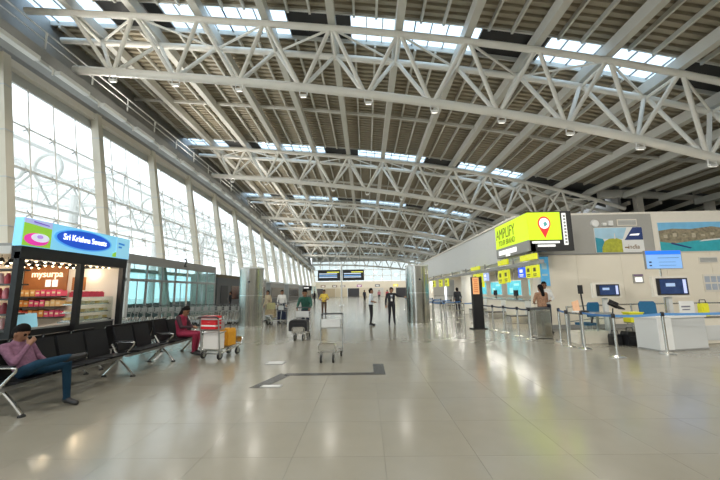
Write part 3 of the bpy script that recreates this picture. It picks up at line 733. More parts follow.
r = thing('queue_railing', 'steel two-rail queue railing standing beside the black totem', 'railing', (4.1, 15.5, 0))
for x in (-.55, .25): MB().cyl((x, 0, 0), (x, 0, 1.0), .028, 10).build('post', M_chrome, r, True)
for z in (.98, .68, .38): MB().cyl((-.55, 0, z), (.25, 0, z), .02, 8).build('rail', M_chrome, r, True)
r = thing('service_railing', 'long steel railing behind the steel cabinet and desks', 'railing', (0, 0, 0)); r.location = (6.3, 11.0, 0)
pts = [(0, 0, 0), (1.3, .9, 0), (2.9, 1.2, 0), (4.7, 1.3, 0), (6.4, 1.3, 0)]
for p in pts: MB().cyl(p, (p[0], p[1], 1.03), .028, 10).build('post', M_chrome, r, True)
for a, b in zip(pts[:-1], pts[1:]):
    MB().cyl((a[0], a[1], 1.0), (b[0], b[1], 1.0), .024, 8).build('rail', M_chrome, r, True); MB().cyl((a[0], a[1], .55), (b[0], b[1], .55), .018, 8).build('rail', M_chrome, r, True)

# totem sign
r = thing('totem_sign', 'black upright totem sign with an orange panel on top', 'sign', (4.55, 14.3, 0), .12)
MB().box((0, 0, .02), (.6, .4, .04)).build('base', M_black, r); MB().box((.03, 0, 1.07), (.42, .16, 2.06)).build('body', M_black, r)
MB().box((-.035, -.085, 1.74), (.27, .012, .68)).build('orange_panel', mat('orange_panel', (.9, .45, .2), .5, noise=.15, nscale=9, emit=(.9, .45, .2), estr=.25), r)
mk = MB()
for i in range(7): mk.box((-.035, -.093, 1.5 + .08 * i), (.18 - .03 * (i % 2), .004, .035))
mk.build('lettering', mat('orange_ink', (.75, .2, .05), .6), r)

# steel cabinet
r = thing('steel_cabinet', 'tall brushed steel cabinet standing at the counter queue entrance', 'cabinet', (5.68, 11.55, 0), .03)
MB().box((0, 0, .47), (.50, .5, .90)).build('body', M_chrome, r); MB().box((0, 0, .945), (.54, .54, .05)).build('top', M_dgrey, r); MB().box((0, 0, .02), (.46, .46, .04)).build('plinth', M_black, r)
MB().box((-.0, -.256, .47), (.44, .012, .8)).build('door', M_steel, r); 

# left steel desk with self-service screen
r = thing('steel_desk', 'steel and glass counter desk beside the close stanchion pair', 'desk', (6.55, 10.35, 0), .1)
MB().box((0, 0, .86), (1.0, .55, .05)).build('worktop', M_chrome, r); MB().box((0, .1, .17), (.95, .4, .34)).build('lower_box', M_cream, r)
for sx in (-.46, .46):
    for sy in (-.24, .24): MB().box((sx, sy, .42), (.04, .04, .84)).build('leg', M_alu, r)
MB().box((0, -.25, .6), (.88, .012, .46)).build('glass_front', M_glassC, r)
MB().cyl((.15, -.1, .34), (.15, -.1, .84), .02, 8).build('support', M_alu, r)
def self_screen(x, y, z, w, h, label, pic):
    r = thing('service_kiosk', label, 'kiosk', (x, y, 0), 0)
    MB().box((0, .12, .03), (.5, .45, .06)).build('base', M_mgrey, r); MB().box((0, .16, z / 2), (.12, .1, z)).build('column', M_lgrey, r)
    MB().box((0, .06, z + h / 2), (w + .18, .10, h + .12)).build('surround', M_offw, r)
    MB().box((.02, -.0, z + h / 2), (w, .06, h)).build('bezel', M_black, r); s = MB().box((.04, -.035, z + h / 2), (w - .12, .012, h - .07)).build('display', pic, r)
    MB().box((w * .40, -.043, z + h / 2), (w * .10, .006, h - .09)).build('display_strip', mat('display_lilac', (.4, .45, .7), .4, emit=(.4, .45, .75), estr=.5), r)
    MB().box((-.06, -.043, z + h * .6), (w * .3, .006, h * .2)).build('display_print', mat('display_pale', (.3, .4, .55), .4, emit=(.3, .4, .6), estr=.4), r)
    return r
pic1 = mat('navy_display', (.02, .04, .12), .2, noise=.8, nscale=6, emit=(.02, .04, .1), estr=.25)
self_screen(7.62, 11.0, 1.33, .70, .36, 'pale self-service kiosk with dark blue screen behind the steel desk', pic1)
self_screen(9.64, 11.0, 1.33, .95, .52, 'large self-service kiosk with dark screen under the pale blue display', pic1)
r = thing('flight_display', 'pale blue information display raised on a pole above the dark kiosk', 'screen', (9.98, 11.56, 0))
MB().cyl((-.12, .02, 0), (-.12, .02, 2.2), .025, 8).build('pole', M_chrome, r, True); MB().lathe([(.2, 0), (.2, .02), (.05, .04)], 16, (-.12, .02, 0)).build('base', M_chrome, r)
MB().box((0, 0, 2.48), (1.22, .06, .62)).build('casing', M_mgrey, r)
MB().box((0, -.035, 2.42), (1.16, .01, .46)).build('display', mat('display_blue', (.2, .4, .75), .4, emit=(.24, .46, .86), estr=.28), r)
MB().box((0, -.036, 2.72), (1.16, .012, .12)).build('header', mat('display_header', (.01, .15, .8), .4, emit=(.01, .17, .9), estr=.4), r)
mk = MB().box((.15, -.043, 2.54), (.7, .004, .015)).box((.1, -.043, 2.40), (.55, .004, .012)).box((.1, -.043, 2.29), (.55, .004, .012)); mk.build('text_lines', mat('display_ink', (.05, .15, .4), .5), r)
MB().box((-.46, -.043, 2.40), (.08, .004, .05)).box((-.46, -.043, 2.29), (.08, .004, .04)).build('icons', mat('display_ink2', (.01, .02, .1), .5), r)
# white desk
r = thing('white_desk', 'white box desk with grey front panel behind the pale blue belt', 'desk', (7.95, 9.3, 0), .21)
MB().box((0, 0, .40), (1.5, .6, .80)).build('body', mat('desk_grey', (.62, .63, .62), .45), r); MB().box((-.56, -.31, .42), (.42, .02, .78)).build('side_panel', mat('desk_white', (.88, .88, .86), .4), r)
MB().box((0, 0, .82), (1.56, .66, .04)).build('worktop', M_wplast, r); MB().box((0, 0, .02), (1.52, .62, .03)).build('plinth', M_mgrey, r)
r = thing('grey_desk', 'low grey desk at the end of the pale blue belt', 'desk', (9.95, 10.25, 0), .1)
MB().box((0, 0, .36), (1.2, .6, .7)).build('body', M_cream, r); MB().box((0, 0, .73), (1.26, .66, .04)).build('worktop', M_chrome, r); MB().box((0, -.31, .3), (1.1, .02, .4)).build('front_panel', M_lgrey, r)
# office chairs
def office_chair(x, y, rz, label):
    r = thing('office_chair', label, 'chair', (x, y, 0), rz)
    for k in range(5):
        a = 2 * PI * k / 5; lg = MB().bar((0, 0, .09), (.28 * math.cos(a), .28 * math.sin(a), .06), .04, .03).build('leg', M_black, r)
        MB().lathe([(.03, -.015), (.03, .015)], 10, (.28 * math.cos(a), .28 * math.sin(a), .03), axis='X').build('castor', M_rubber, lg)
    MB().cyl((0, 0, .07), (0, 0, .45), .025, 8).build('column', M_chrome, r)
    MB().box((0, 0, .47), (.46, .46, .07)).build('seat', M_bluefab, r); MB().prism([(-.2, 0), (.2, 0), (.22, .1), (.22, .38), (.17, .45), (-.17, .45), (-.22, .38), (-.22, .1)], (0, -.2, .70), (1, 0, 0), (0, -.12, .99), .06).build('backrest', M_bluefab, r)
    MB().bar((0, -.15, .46), (0, -.24, .75), .05, .03).build('back_bar', M_black, r)
office_chair(6.95, 11.12, .3, 'blue office chair behind the steel and glass desk')
office_chair(8.72, 10.75, PI - .3, 'blue office chair behind the white box desk')
# loose things round the desks
def bag(name, label, cat, loc, d, m, rz=0, handle=True, top=.12):
    r = thing(name, label, cat, loc, rz); w, l, h = d
    pr = [(-w / 2, 0), (w / 2, 0), (w / 2 * 1.02, h * .3), (w / 2, h * .8), (w / 2 * .8, h), (-w / 2 * .8, h), (-w / 2, h * .8), (-w / 2 * 1.02, h * .3)]
    MB().prism(pr, (0, l / 2, 0), (1, 0, 0), (0, 0, 1), l).build('body', m, r)
    if handle: MB().tube([(-.1, 0, h - .01), (-.08, 0, h + top * .8), (.08, 0, h + top * .8), (.1, 0, h - .01)], .012, 6).build('handle', M_black, r)
    MB().box((0, -l / 2 - .012, h * .45), (w * .7, .024, h * .45)).build('pocket', m, r)
    return r
bag('backpack', 'round black bag on the floor left of the white desk', 'bag', (7.3, 9.85, 0), (.34, .28, .38), M_black)
bag('bin_bag', 'black bag standing on the floor beside the steel desk', 'bag', (6.95, 9.95, 0), (.26, .2, .30), M_black)
r = thing('yellow_crate', 'yellow tray stacked on a stool behind the black bag', 'tray', (7.75, 10.25, 0))
for sx in (-.13, .13):
    for sy in (-.1, .1): MB().cyl((sx, sy, 0), (sx * .9, sy * .9, .56), .015, 6).build('leg', M_alu, r)
MB().box((0, 0, .575), (.34, .3, .03)).build('seat', M_alu, r); MB().box((0, 0, .72), (.36, .3, .26)).build('tray', mat('yellow_plastic', (.75, .72, .03), .5), r); MB().box((0, 0, .86), (.4, .34, .03)).build('rim', mat('yellow_plastic', (.75, .72, .03), .5), r)
bag('yellow_bag', 'yellow bag standing on the low grey desk', 'bag', (9.85, 10.3, .752), (.2, .14, .34), mat('yellow_plastic', (.75, .72, .03), .5))
r = thing('desk_phone', 'black handset in a cradle on the steel desk', 'phone', (6.5, 10.45, .885))
MB().box((0, 0, .02), (.16, .16, .04)).build('base', M_black, r); MB().bar((0, .03, .04), (-.02, .06, .58), .03, .03).build('stalk', M_black, r); MB().box((-.02, .06, .66), (.12, .06, .26)).build('handset', M_black, r)
r = thing('paper_stand', 'orange and white leaflet stand on the steel desk', 'stand', (6.28, 10.45, .885))
MB().box((0, 0, .015), (.22, .16, .03)).build('base', M_wplast, r); MB().prism([(-.1, 0), (.1, 0), (.1, .32), (-.1, .26)], (0, .02, .03), (1, 0, 0), (0, .2, .98), .02).build('leaflets', mat('leaflet_orange', (.85, .5, .3), .6, noise=.3, nscale=10), r)
r = thing('card_holder', 'black folded card holder perched on a chrome stanchion', 'holder', (5.79, 8.27, .985))
MB().cyl((0, 0, 0), (.02, 0, .12), .014, 8).build('stem', M_black, r); MB().box((.10, 0, .17), (.30, .2, .02), M=Matrix.Rotation(.5, 3, 'Y')).build('tray', M_black, r); MB().box((.08, .06, .22), (.22, .02, .14), M=Matrix.Rotation(.45, 3, 'Y')).build('flap', M_black, r)
r = thing('queue_sign', 'white notice board standing on the floor near the grey desk', 'sign', (8.95, 9.85, 0), .2)
MB().box((0, 0, .01), (.4, .3, .02)).build('base', M_mgrey, r); MB().box((0, 0, .55), (.03, .03, 1.1)).build('post', M_alu, r); MB().box((0, -.02, 1.0), (.5, .02, .36)).build('board', M_wplast, r); MB().box((-.05, -.032, 1.03), (.3, .004, .04)).box((-.05, -.032, .95), (.26, .004, .03)).build('lettering', mat('notice_ink', (.2, .2, .25), .6), r)

r = thing('wall_notice', 'pale blue-grey notice sheets on the beige wall under the vent grille', 'notice', (13.55, 13.99, 1.35))
MB().box((.4, -.01, .35), (.8, .02, .7)).build('board', M_offw, r)
for i in range(6): MB().box((.15 + .25 * (i % 3), -.024, .2 + .3 * (i // 3)), (.2, .008, .24)).build('sheet', mat('sheet_blue', (.45, .5, .58), .6, noise=.2), r)

# ================================================================== steel air columns
def air_column(x, y, label):
    r = thing('air_column', label, 'column', (x, y, 0))
    MB().lathe([(.57, 0), (.57, .09), (.545, .10)], 40).build('base_ring', M_chrome, r, True)
    MB().lathe([(.54, .10), (.54, 1.46)], 40).build('lower_shell', M_steel, r, True); MB().lathe([(.548, 1.46), (.548, 1.50)], 40).build('joint_band', M_chrome, r, True)
    MB().lathe([(.54, 1.50), (.54, 2.72)], 40).build('upper_shell', M_steel, r, True); MB().lathe([(.55, 2.72), (.55, 2.78), (.3, 2.79)], 40).build('cap', M_lgrey, r, True)
    for k in range(4):
        a = -PI / 2 + (k - 1.5) * .5
        p = Vector((math.cos(a), math.sin(a), 0))
    MB().lathe([(.03, -.03), (.045, 0)], 12, (.05, -.54, 2.1), axis='Y').build('nozzle', M_black, r, True)
air_column(-5.42, 16.2, 'round brushed steel air column beside the row of baggage trolleys')
air_column(2.46, 16.5, 'round brushed steel air column beside the queue stanchions')

# ================================================================== benches
def bench(x, ys, rz, label, legs, arms, rows_y0):
    r = thing('beam_bench', label, 'bench', (x, rows_y0, 0), rz)
    L = ys[-1] + .29
    MB().bar((0, ys[0] - .29, .36), (0, L, .36), .09, .05).build('beam', M_mgrey, r)
    for y in ys:
        pr = [(-.22, .40), (.22, .43), (.25, .445), (.25, .47), (.2, .468), (-.2, .44), (-.25, .455)]
        s = MB().prism([(a, b) for a, b in pr], (0, y + .26, 0), (1, 0, 0), (0, 0, 1), .52).build('seat', M_seat, r)
        pb = [(-.20, .45), (-.245, .47), (-.37, .93), (-.335, .935), (-.21, .5)]
        MB().prism(pb, (0, y + .26, 0), (1, 0, 0), (0, 0, 1), .52).build('backrest', M_seat, r)
        MB().tube([(-.26, y + .275, .50), (-.36, y + .275, .92)], .013, 6).build('back_strip', M_chrome, r)
    for y in legs:
        g = MB(); g.tube([(-.28, y, .03), (-.12, y, .2), (0, y, .33)], .024, 8).tube([(.30, y, .03), (.14, y, .2), (0, y, .33)], .024, 8)
        g.build('leg', M_chrome, r, True)
        for sx in (-.28, .30): MB().lathe([(.045, 0), (.045, .02), (.02, .035)], 12, (sx, y, 0)).build('foot', M_rubber, r)
    for y in arms:
        MB().tube([(-.02, y, .36), (-.12, y, .48), (-.20, y, .62), (-.14, y, .655), (.18, y, .655), (.25, y, .64), (.24, y, .60), (.05, y, .40), (0, y, .36)], .019, 8).build('armrest', M_chrome, r, True)
        MB().bar((-.17, y, .672), (.22, y, .672), .05, .018).build('arm_pad', M_black, r)
    return r
bench(-4.95, [.30, .88, 1.46, 2.04], 0, 'black airport bench with chrome arms under the man in jeans', [.1, 2.3], [0, 2.34], 4.68)
bench(-4.95, [.30, .88, 1.62, 2.20, 2.78], 0, 'black airport bench under the person in maroon', [1.24, 2.7], [1.25, 3.1], 7.18)
bench(-6.05, [-.30, -.88, -1.46, -2.04][::-1], PI, 'black airport bench backing the man in jeans, facing the sweet stall', [-.1, -2.3], [0, -2.34], 4.9)
bench(-6.05, [-.30, -.88, -1.46, -2.04][::-1], PI, 'black airport bench facing the doorway marked 2', [-.1, -2.3], [0, -2.34], 7.5)

# ================================================================== sweet stall
def build_stall():
    X0, X1, Y0, Y1 = -7.0, -9.9, 6.7, 9.78
    r = thing('sweet_stall', 'black framed sweet stall with bright blue oval name board', 'stall', (X0, Y0, 0)); o = Vector((-X0, -Y0, 0))
    def bo(n, a, b, m, par=r): return MB().b2(Vector(a) + o, Vector(b) + o).build(n, m, par)
    wood = mat('stall_wood', (.42, .16, .05), .45, noise=.25, nscale=6)
    lit = mat('stall_white', (.88, .84, .78), .5)
    for y in (Y0 + .06, 8.26, Y1 - .06): bo('post', (X0 - .08, y - .06, 0), (X0 + .04, y + .06, 2.5), M_black)
    for y in (Y0 + .06, Y1 - .06): bo('post', (X1, y - .06, 0), (X1 + .12, y + .06, 2.5), M_black)
    bo('post', (-8.4, Y0, 0), (-8.3, Y0 + .1, 2.5), M_black)
    bo('lintel', (X0 - .14, Y0, 2.36), (X0 + .05, Y1, 2.62), M_black); bo('side_lintel', (X1, Y0 - .02, 2.46), (X0 - .14, Y0 + .12, 2.62), M_lgrey); bo('far_lintel', (X1, Y1 - .12, 2.36), (X0 - .14, Y1, 2.6), M_black)
    bo('roof', (X1, Y0, 2.62), (X0, Y1, 2.68), M_mgrey)
    bo('back_wall', (X1, Y0 + .1, 0), (X1 + .06, Y1, 2.6), lit); bo('end_wall', (X1 + .06, Y1 - .1, 0), (X0 - .1, Y1 - .05, 2.36), lit)
    E = Y1 - .1
    wp = bo('wood_panel', (X1 + .1, E - .04, 1.5), (-8.55, E, 2.5), wood)
    text('lettering', 'mysurpa', .27, mat('cream_letters', (.9, .85, .7), .5, emit=(1, .85, .55), estr=.6), wp, Vector((-9.12, E - .052, 2.22)) + o, (1, 0, 0), (0, 0, 1), t=.01)
    for xx in (-9.15, -8.95): MB().b2(Vector((xx, E - .055, 1.86)) + o, Vector((xx + .15, E - .04, 2.06)) + o).build('price_card', M_textw, wp)
    wf = bo('picture_board', (-8.4, E - .03, 1.75), (-8.02, E, 2.12), wood)
    # name board
    sb = bo('name_board', (X0 - .1, Y0 - .05, 2.62), (X0 + .08, Y1, 3.2), mat('board_light_blue', (.22, .60, .86), .4, emit=(.25, .68, .95), estr=.3))
    fx_ = X0 + .085
    def fp(n, poly, m, d=0., t=.008): return MB().prism([(y, z) for y, z in poly], Vector((fx_ + d, 0, 0)) + o, (0, 1, 0), (0, 0, 1), t).build(n, m, sb)
    em = lambda n, c, e=.28: mat(n, c, .4, emit=c, estr=e)
    fp('green_field', [(Y0 - .04, 2.63), (7.28, 2.63), (7.28, 3.05), (Y0 - .04, 3.1)], em('board_green', (.30, .62, .05)))
    fp('lilac_field', [(Y0 - .04, 3.1), (7.28, 3.05), (7.28, 3.19), (Y0 - .04, 3.19)], em('board_lilac', (.45, .50, .85)))
    fp('pink_sweets', ellipse(.27, .13, 20, 6.95, 2.78), em('board_pink', (.85, .05, .45)), .009)
    fp('white_sweets', ellipse(.2, .09, 20, 7.02, 2.82), em('board_white', (.75, .8, .95)), .018)
    fp('purple_sweets', ellipse(.07, .04, 12, 7.0, 2.84), em('board_purple', (.5, .3, .8)), .027)
    fp('caption', [(6.85, 3.13), (7.2, 3.10), (7.2, 3.12), (6.85, 3.155)], em('board_violet', (.2, .1, .55)), .009)
    fp('oval_rim', ellipse(.86, .245, 36, 8.2, 2.93), em('board_cyan', (.10, .45, .9)), .006); fp('oval', ellipse(.80, .215, 36, 8.2, 2.93), em('board_blue', (.01, .09, .65)), .015)
    text('lettering', 'Sri Krishna Sweets', .2, em('board_letter', (.95, .95, .95), .8), sb, Vector((fx_ + .034, 8.2, 2.94)) + o, (0, 1, 0), (0, 0, 1), t=.006, sx=.86)
    fp('pale_field', [(9.25, 2.63), (Y1 - .01, 2.63), (Y1 - .01, 3.19), (9.25, 3.19)], em('board_pale', (.30, .66, .88)))
    fp('marks', [(9.32, 3.0), (9.55, 2.98), (9.55, 3.03), (9.32, 3.05)], em('board_mark', (.03, .25, .65)), .009); fp('marks', [(9.33, 2.9), (9.45, 2.9), (9.45, 2.95), (9.33, 2.95)], em('board_mark', (.03, .25, .65)), .009)
    fp('green_mark', [(9.12, 2.64), (9.25, 2.64), (9.25, 2.78), (9.12, 2.72)], em('board_green', (.30, .62, .05)), .009)
    # counter and shelves
    bo('counter', (X0 - .6, Y0 + .15, 0), (X0 - .1, Y1 - .15, .9), M_black); bo('counter_top', (X0 - .62, Y0 + .15, .9), (X0 - .08, Y1 - .15, .94), M_mgrey)
    for z in (1.02, 1.30, 1.58): bo('back_shelf', (X1 + .1, E - .36, z - .02), (-8.5, E - .04, z + .01), M_dgrey)
    for z in (.95, 1.25, 1.55, 1.85, 2.15): bo('side_shelf', (-8.3, Y0 + .02, z - .02), (X0 - .1, Y0 + .4, z + .01), M_dgrey)
    # glass show case on the counter
    c = bo('show_case', (X0 - .58, 8.4, .94), (X0 - .12, Y1 - .2, .98), M_chrome)
    for z in (1.16, 1.36, 1.55): MB().b2(Vector((X0 - .56, 8.42, z)) + o, Vector((X0 - .14, Y1 - .22, z + .012)) + o).build('case_shelf', M_wplast, c)
    MB().b2(Vector((X0 - .125, 8.4, .98)) + o, Vector((X0 - .115, Y1 - .2, 1.56)) + o).build('case_pane', M_glassC, c)
    for i in range(7): lamp('stall_lamp', 'POINT', (X0 - .8 - 1.5 * (i % 2), 6.95 + .43 * i, 2.2), 2.5, (1, .78, .5), .06)
    lamp('stall_lamp', 'POINT', (-8.2, 8.6, 2.3), 9, (1, .88, .72), .12)
    # pendant lamps
    pm = MB().lathe([(.02, .10), (.03, .09), (.07, 0), (.055, 0)], 12).mesh('shade', M_black, True); bm = MB().lathe([(.005, -.04), (.03, -.01), (.02, .03)], 10).mesh('bulb', em('bulb_glow', (1, .8, .5), 3), True); cm = MB().cyl((0, 0, .10), (0, 0, .22), .006, 5).mesh('cord', M_black)
    for i in range(13):
        for xx, dz in ((-.28, 0), (-1.3, .02), (-2.3, .03)):
            p = thing('pendant_lamp', 'small black pendant lamp hanging inside the sweet stall', 'lamp', (X0 + xx, 6.95 + .215 * i, 2.37 + dz), 0, 'pendant lamps in the sweet stall'); obj('shade', pm, p); obj('bulb', bm, p); obj('cord', cm, p)
    # goods
    def pack(n, lab, cat, loc, d, m, grp):
        p = thing(n, lab, cat, loc, 0, grp); MB().box((0, 0, d[2] / 2), d).build('box', m, p); MB().box((0, -d[1] / 2 - .002, d[2] * .55), (d[0] * .7, .004, d[2] * .3)).build('label_strip', lab_m, p)
    lab_m = mat('pack_label', (.85, .75, .55), .5)
    cols = [(.75, .12, .08), (.85, .35, .08), (.8, .10, .25), (.85, .6, .3), (.5, .08, .05)]
    for zi, z in enumerate((1.03, 1.31, 1.59)):
        for i in range(9):
            c_ = cols[(i // 3 + zi) % 5] if zi != 2 else ((.85, .12, .25) if i > 3 else (.8, .45, .15))
            pack('sweet_box', ['orange-red sweet box on the lowest back shelf of the stall', 'sweet box on the middle back shelf of the stall', 'pink or orange sweet box on the top back shelf under the cream lettering'][zi], 'box', (X1 + .2 + .15 * i, E - .2, z - .02 + .031), (.12, .2, .15 + .03 * (i % 2)), mat('pack_%d_%d_%d' % tuple(int(v * 99) for v in c_), c_, .5), 'sweet boxes on the stall back shelves')
    for zi, z in enumerate((.961, 1.261, 1.561, 1.861)):
        for i in range(8):
            c_ = [(.55, .08, .10), (.8, .55, .55), (.35, .06, .08), (.75, .25, .3)][(i + zi) % 4]
            p = tag(MB().lathe([(.05, 0), (.06, .03), (.06, .14), (.035, .19), (.03, .22)], 10).build('snack_jar', mat('jar_%d' % ((i + zi) % 4), c_, .35), None, True, (-7.2 - .145 * i, Y0 + .2, z)), 'small maroon or pink snack jar on the stall side shelves', 'jar', 'snack jars on the stall side shelves')
    for zi, z in enumerate((.98, 1.172, 1.372)):
        for i in range(7):
            c_ = [(.85, .68, .35), (.9, .8, .6), (.8, .55, .2), (.88, .75, .5)][(i + zi) % 4]
            p = thing('sweet_tray', 'steel tray heaped with golden sweets in the glass show case', 'tray', (X0 - .35, 8.52 + .155 * i, z + .001), 0, 'sweet trays in the glass show case')
            MB().box((0, 0, .012), (.36, .135, .022)).build('tray', M_chrome, p)
            q = MB()
            for u in range(4): q.box((-.12 + .08 * u, .0, .05), (.065, .11, .06 + .01 * (u % 2)))
            q.build('sweets', mat('sweet_%d' % ((i + zi) % 4), c_, .6), p)
    for i in range(6):
        tag(MB().box((0, 0, .06), (.12, .15, .12)).box((0, 0, .13), (.08, .1, .03)).build('gift_pack', mat('gift_red', (.75, .06, .12), .5), None, False, (X0 - .4, 8.6 + .17 * i, 1.564)), 'red gift pack standing on top of the glass show case', 'box', 'gift packs on the show case')
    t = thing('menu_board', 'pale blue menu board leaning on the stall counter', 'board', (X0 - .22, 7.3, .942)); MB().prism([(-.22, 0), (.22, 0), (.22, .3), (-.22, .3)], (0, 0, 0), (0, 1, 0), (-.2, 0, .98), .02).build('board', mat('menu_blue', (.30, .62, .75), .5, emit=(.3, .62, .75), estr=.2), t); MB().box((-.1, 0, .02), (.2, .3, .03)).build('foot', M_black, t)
build_stall()

# ================================================================== entrance vestibule 2 and dark booths on the left
def build_vestibule():
    d = struct(bpy.data.objects.new('door_1', None)); C.objects.link(d)
    X, Y0, Y1 = -13.0, 18.4, 29.4
    box_obj('fascia', (X - .12, Y0, 3.32), (X, Y1, 3.86), M_mgrey, d); box_obj('side_fascia', (-15.2, Y0, 3.32), (X - .12, Y0 + .12, 3.86), M_mgrey, d)
    box_obj('roof', (-15.2, Y0 + .12, 3.7), (X - .12, Y1, 3.8), M_mgrey, d)
    box_obj('end_post', (X - .16, Y0, 0), (X, Y0 + .22, 3.32), M_lgrey, d)
    n = 7; ys = [Y0 + .22 + (Y1 - Y0 - .22) * i / n for i in range(n + 1)]
    for i, y in enumerate(ys[1:]): box_obj('mullion', (X - .1, y - .06, 0), (X - .02, y + .06, 3.32), M_alu if i != 3 else M_offw, d)
    box_obj('transom', (X - .1, Y0, 2.35), (X - .01, Y1, 2.5), M_alu, d)
    for a, b in zip(ys[:-1], ys[1:]):
        box_obj('pane', (X - .07, a + .06, 2.5), (X - .05, b - .06, 3.32), M_glassT, d); 
        for k in range(2):
            p, q = a + .06 + (b - a - .12) * k / 2, a + .06 + (b - a - .12) * (k + 1) / 2
            g = box_obj('door_leaf', (X - .07, p + .02, .05), (X - .05, q - .02, 2.35), M_glassT, d); box_obj('stile', (X - .08, q - .05, .05), (X - .04, q - .01, 2.35), M_alu, g)
    box_obj('side_pane', (-15.1, Y0 + .04, 0), (X - .16, Y0 + .06, 3.3), M_glassT, d)
    box_obj('far_side', (-15.1, Y1 - .1, 0), (X - .1, Y1, 3.3), M_offw, d); 
    text('numeral', '2', .85, M_black, d, (X + .01, 24.3, 3.78), (0, 1, 0), (0, 0, 1), t=.02)
    r = thing('dark_booth', 'dark grey booth with brown top band beyond the glass vestibule', 'booth', (-13.2, 30.2, 0))
    MB().b2((-1.5, 0, 0), (0, 6.5, 3.0)).build('body', M_dgrey, r); MB().b2((-1.55, -.05, 3.0), (.05, 6.55, 3.3)).build('top_band', mat('brown_band', (.14, .11, .06), .6, noise=.3), r); MB().b2((0, .8, 0), (.03, 2.4, 2.3)).build('door', M_black, r); MB().b2((0, 3.2, 1.0), (.03, 5.6, 2.3)).build('window', M_screen, r); MB().b2((.02, 2.2, .95), (.06, 2.28, 1.15)).build('handle', M_chrome, r)
    for i, (y, w_, h, lab) in enumerate(((38.5, 6, 3.1, 'grey booth with glazed front beyond the steel air column'), (46.5, 8, 2.9, 'low grey booth further along the glass facade'), (57.5, 9, 2.9, 'long grey booth near the far end of the glass facade'), (70, 12, 2.8, 'farthest grey booth along the glass facade'))):
        r = thing('grey_booth', lab, 'booth', (-13.0, y, 0)); MB().b2((-1.6, 0, 0), (0, w_, h)).build('body', M_mgrey, r); MB().b2((-1.65, -.05, h), (.05, w_ + .05, h + .2)).build('roof_edge', M_lgrey, r); MB().b2((0, .5, .9), (.03, w_ - .5, 2.3)).build('window', M_screen, r); MB().b2((0, .2, .1), (.02, w_ - .2, .8)).build('counter_front', M_dgrey, r)
build_vestibule()

# flight boards hanging over the middle
def flight_board(x0, x1, label):
    r = thing('flight_board', label, 'screen', ((x0 + x1) / 2, 40, 2.85)); w = x1 - x0
    MB().box((0, 0, .63), (w, .25, 1.26)).build('casing', M_black, r)
    rows = [(1.12, M_dgrey), (.98, mat('board_yellow', (.75, .75, .1), .4, emit=(.8, .8, .1), estr=.4)), (.80, mat('board_row', (.45, .55, .7), .4, emit=(.5, .6, .75), estr=.5)), (.58, mat('board_row2', (.10, .25, .5), .4, emit=(.15, .35, .65), estr=.5)), (.40, mat('board_row', (.45, .55, .7), .4)), (.22, M_dgrey)]
    for i, (z, m) in enumerate(rows):
        if m is M_dgrey: continue
        wd = w * (.55 if i == 1 else .8); MB().box((w * (.18 if i == 1 else -.04), -.13, z), (wd, .012, .10)).build('text_row', m, r)
    MB().cyl((-w * .3, 0, 1.26), (-w * .3, 0, 4.2), .02, 6).build('hanger', M_mgrey, r); MB().cyl((w * .3, 0, 1.26), (w * .3, 0, 4.2), .02, 6).build('hanger', M_mgrey, r)
flight_board(-5.6, -2.98, 'black flight board hanging on the glass facade side of the white pole')
flight_board(-2.7, -.2, 'black flight board hanging on the check-in side of the white pole')
r = thing('board_pole', 'tall white pole standing between the two flight boards', 'pole', (-2.84, 40, 0)); MB().cyl((0, 0, 0), (0, 0, 4.8), .09, 10).build('shaft', M_wplast, r); MB().lathe([(.3, 0), (.3, .04), (.1, .08)], 16).build('base', M_wplast, r)

# dark inlay strips and floor hatches
def inlay():
    r = thing('floor_inlay', 'dark granite strip set in the floor around a rectangle', 'floor strip', (0, 0, 0)); dk = mat('dark_granite', (.05, .05, .05), .25, noise=.4, nscale=30)
    def q(pts): MB().prism(pts, (0, 0, 0), (1, 0, 0), (0, 1, 0), .004).build('strip', dk, r)
    q([(-1.62, 6.88), (.35, 6.88), (.35, 7.06), (-1.62, 7.06)]); q([(.12, 7.06), (.35, 7.06), (.35, 7.85), (.12, 7.85)])
    q([(-2.02, 6.05), (-1.78, 6.05), (-1.5, 6.88), (-1.72, 7.06)])
    for nm, c, sz, lab in (('floor_hatch', (-2.1, 8.1), (.42, .34), 'pale metal floor hatch beyond the dark strip'), ('floor_plate', (-1.66, 6.14), (.36, .16), 'bright metal floor plate at the end of the dark strip')):
        h = thing(nm, lab, 'hatch', (c[0], c[1], .001)); MB().box((0, 0, .003), (sz[0], sz[1], .006)).build('frame', M_mgrey, h); MB().box((0, 0, .007), (sz[0] - .06, sz[1] - .06, .006)).build('plate', mat('hatch_steel', (.85, .85, .84), .3, .3), h)
inlay()

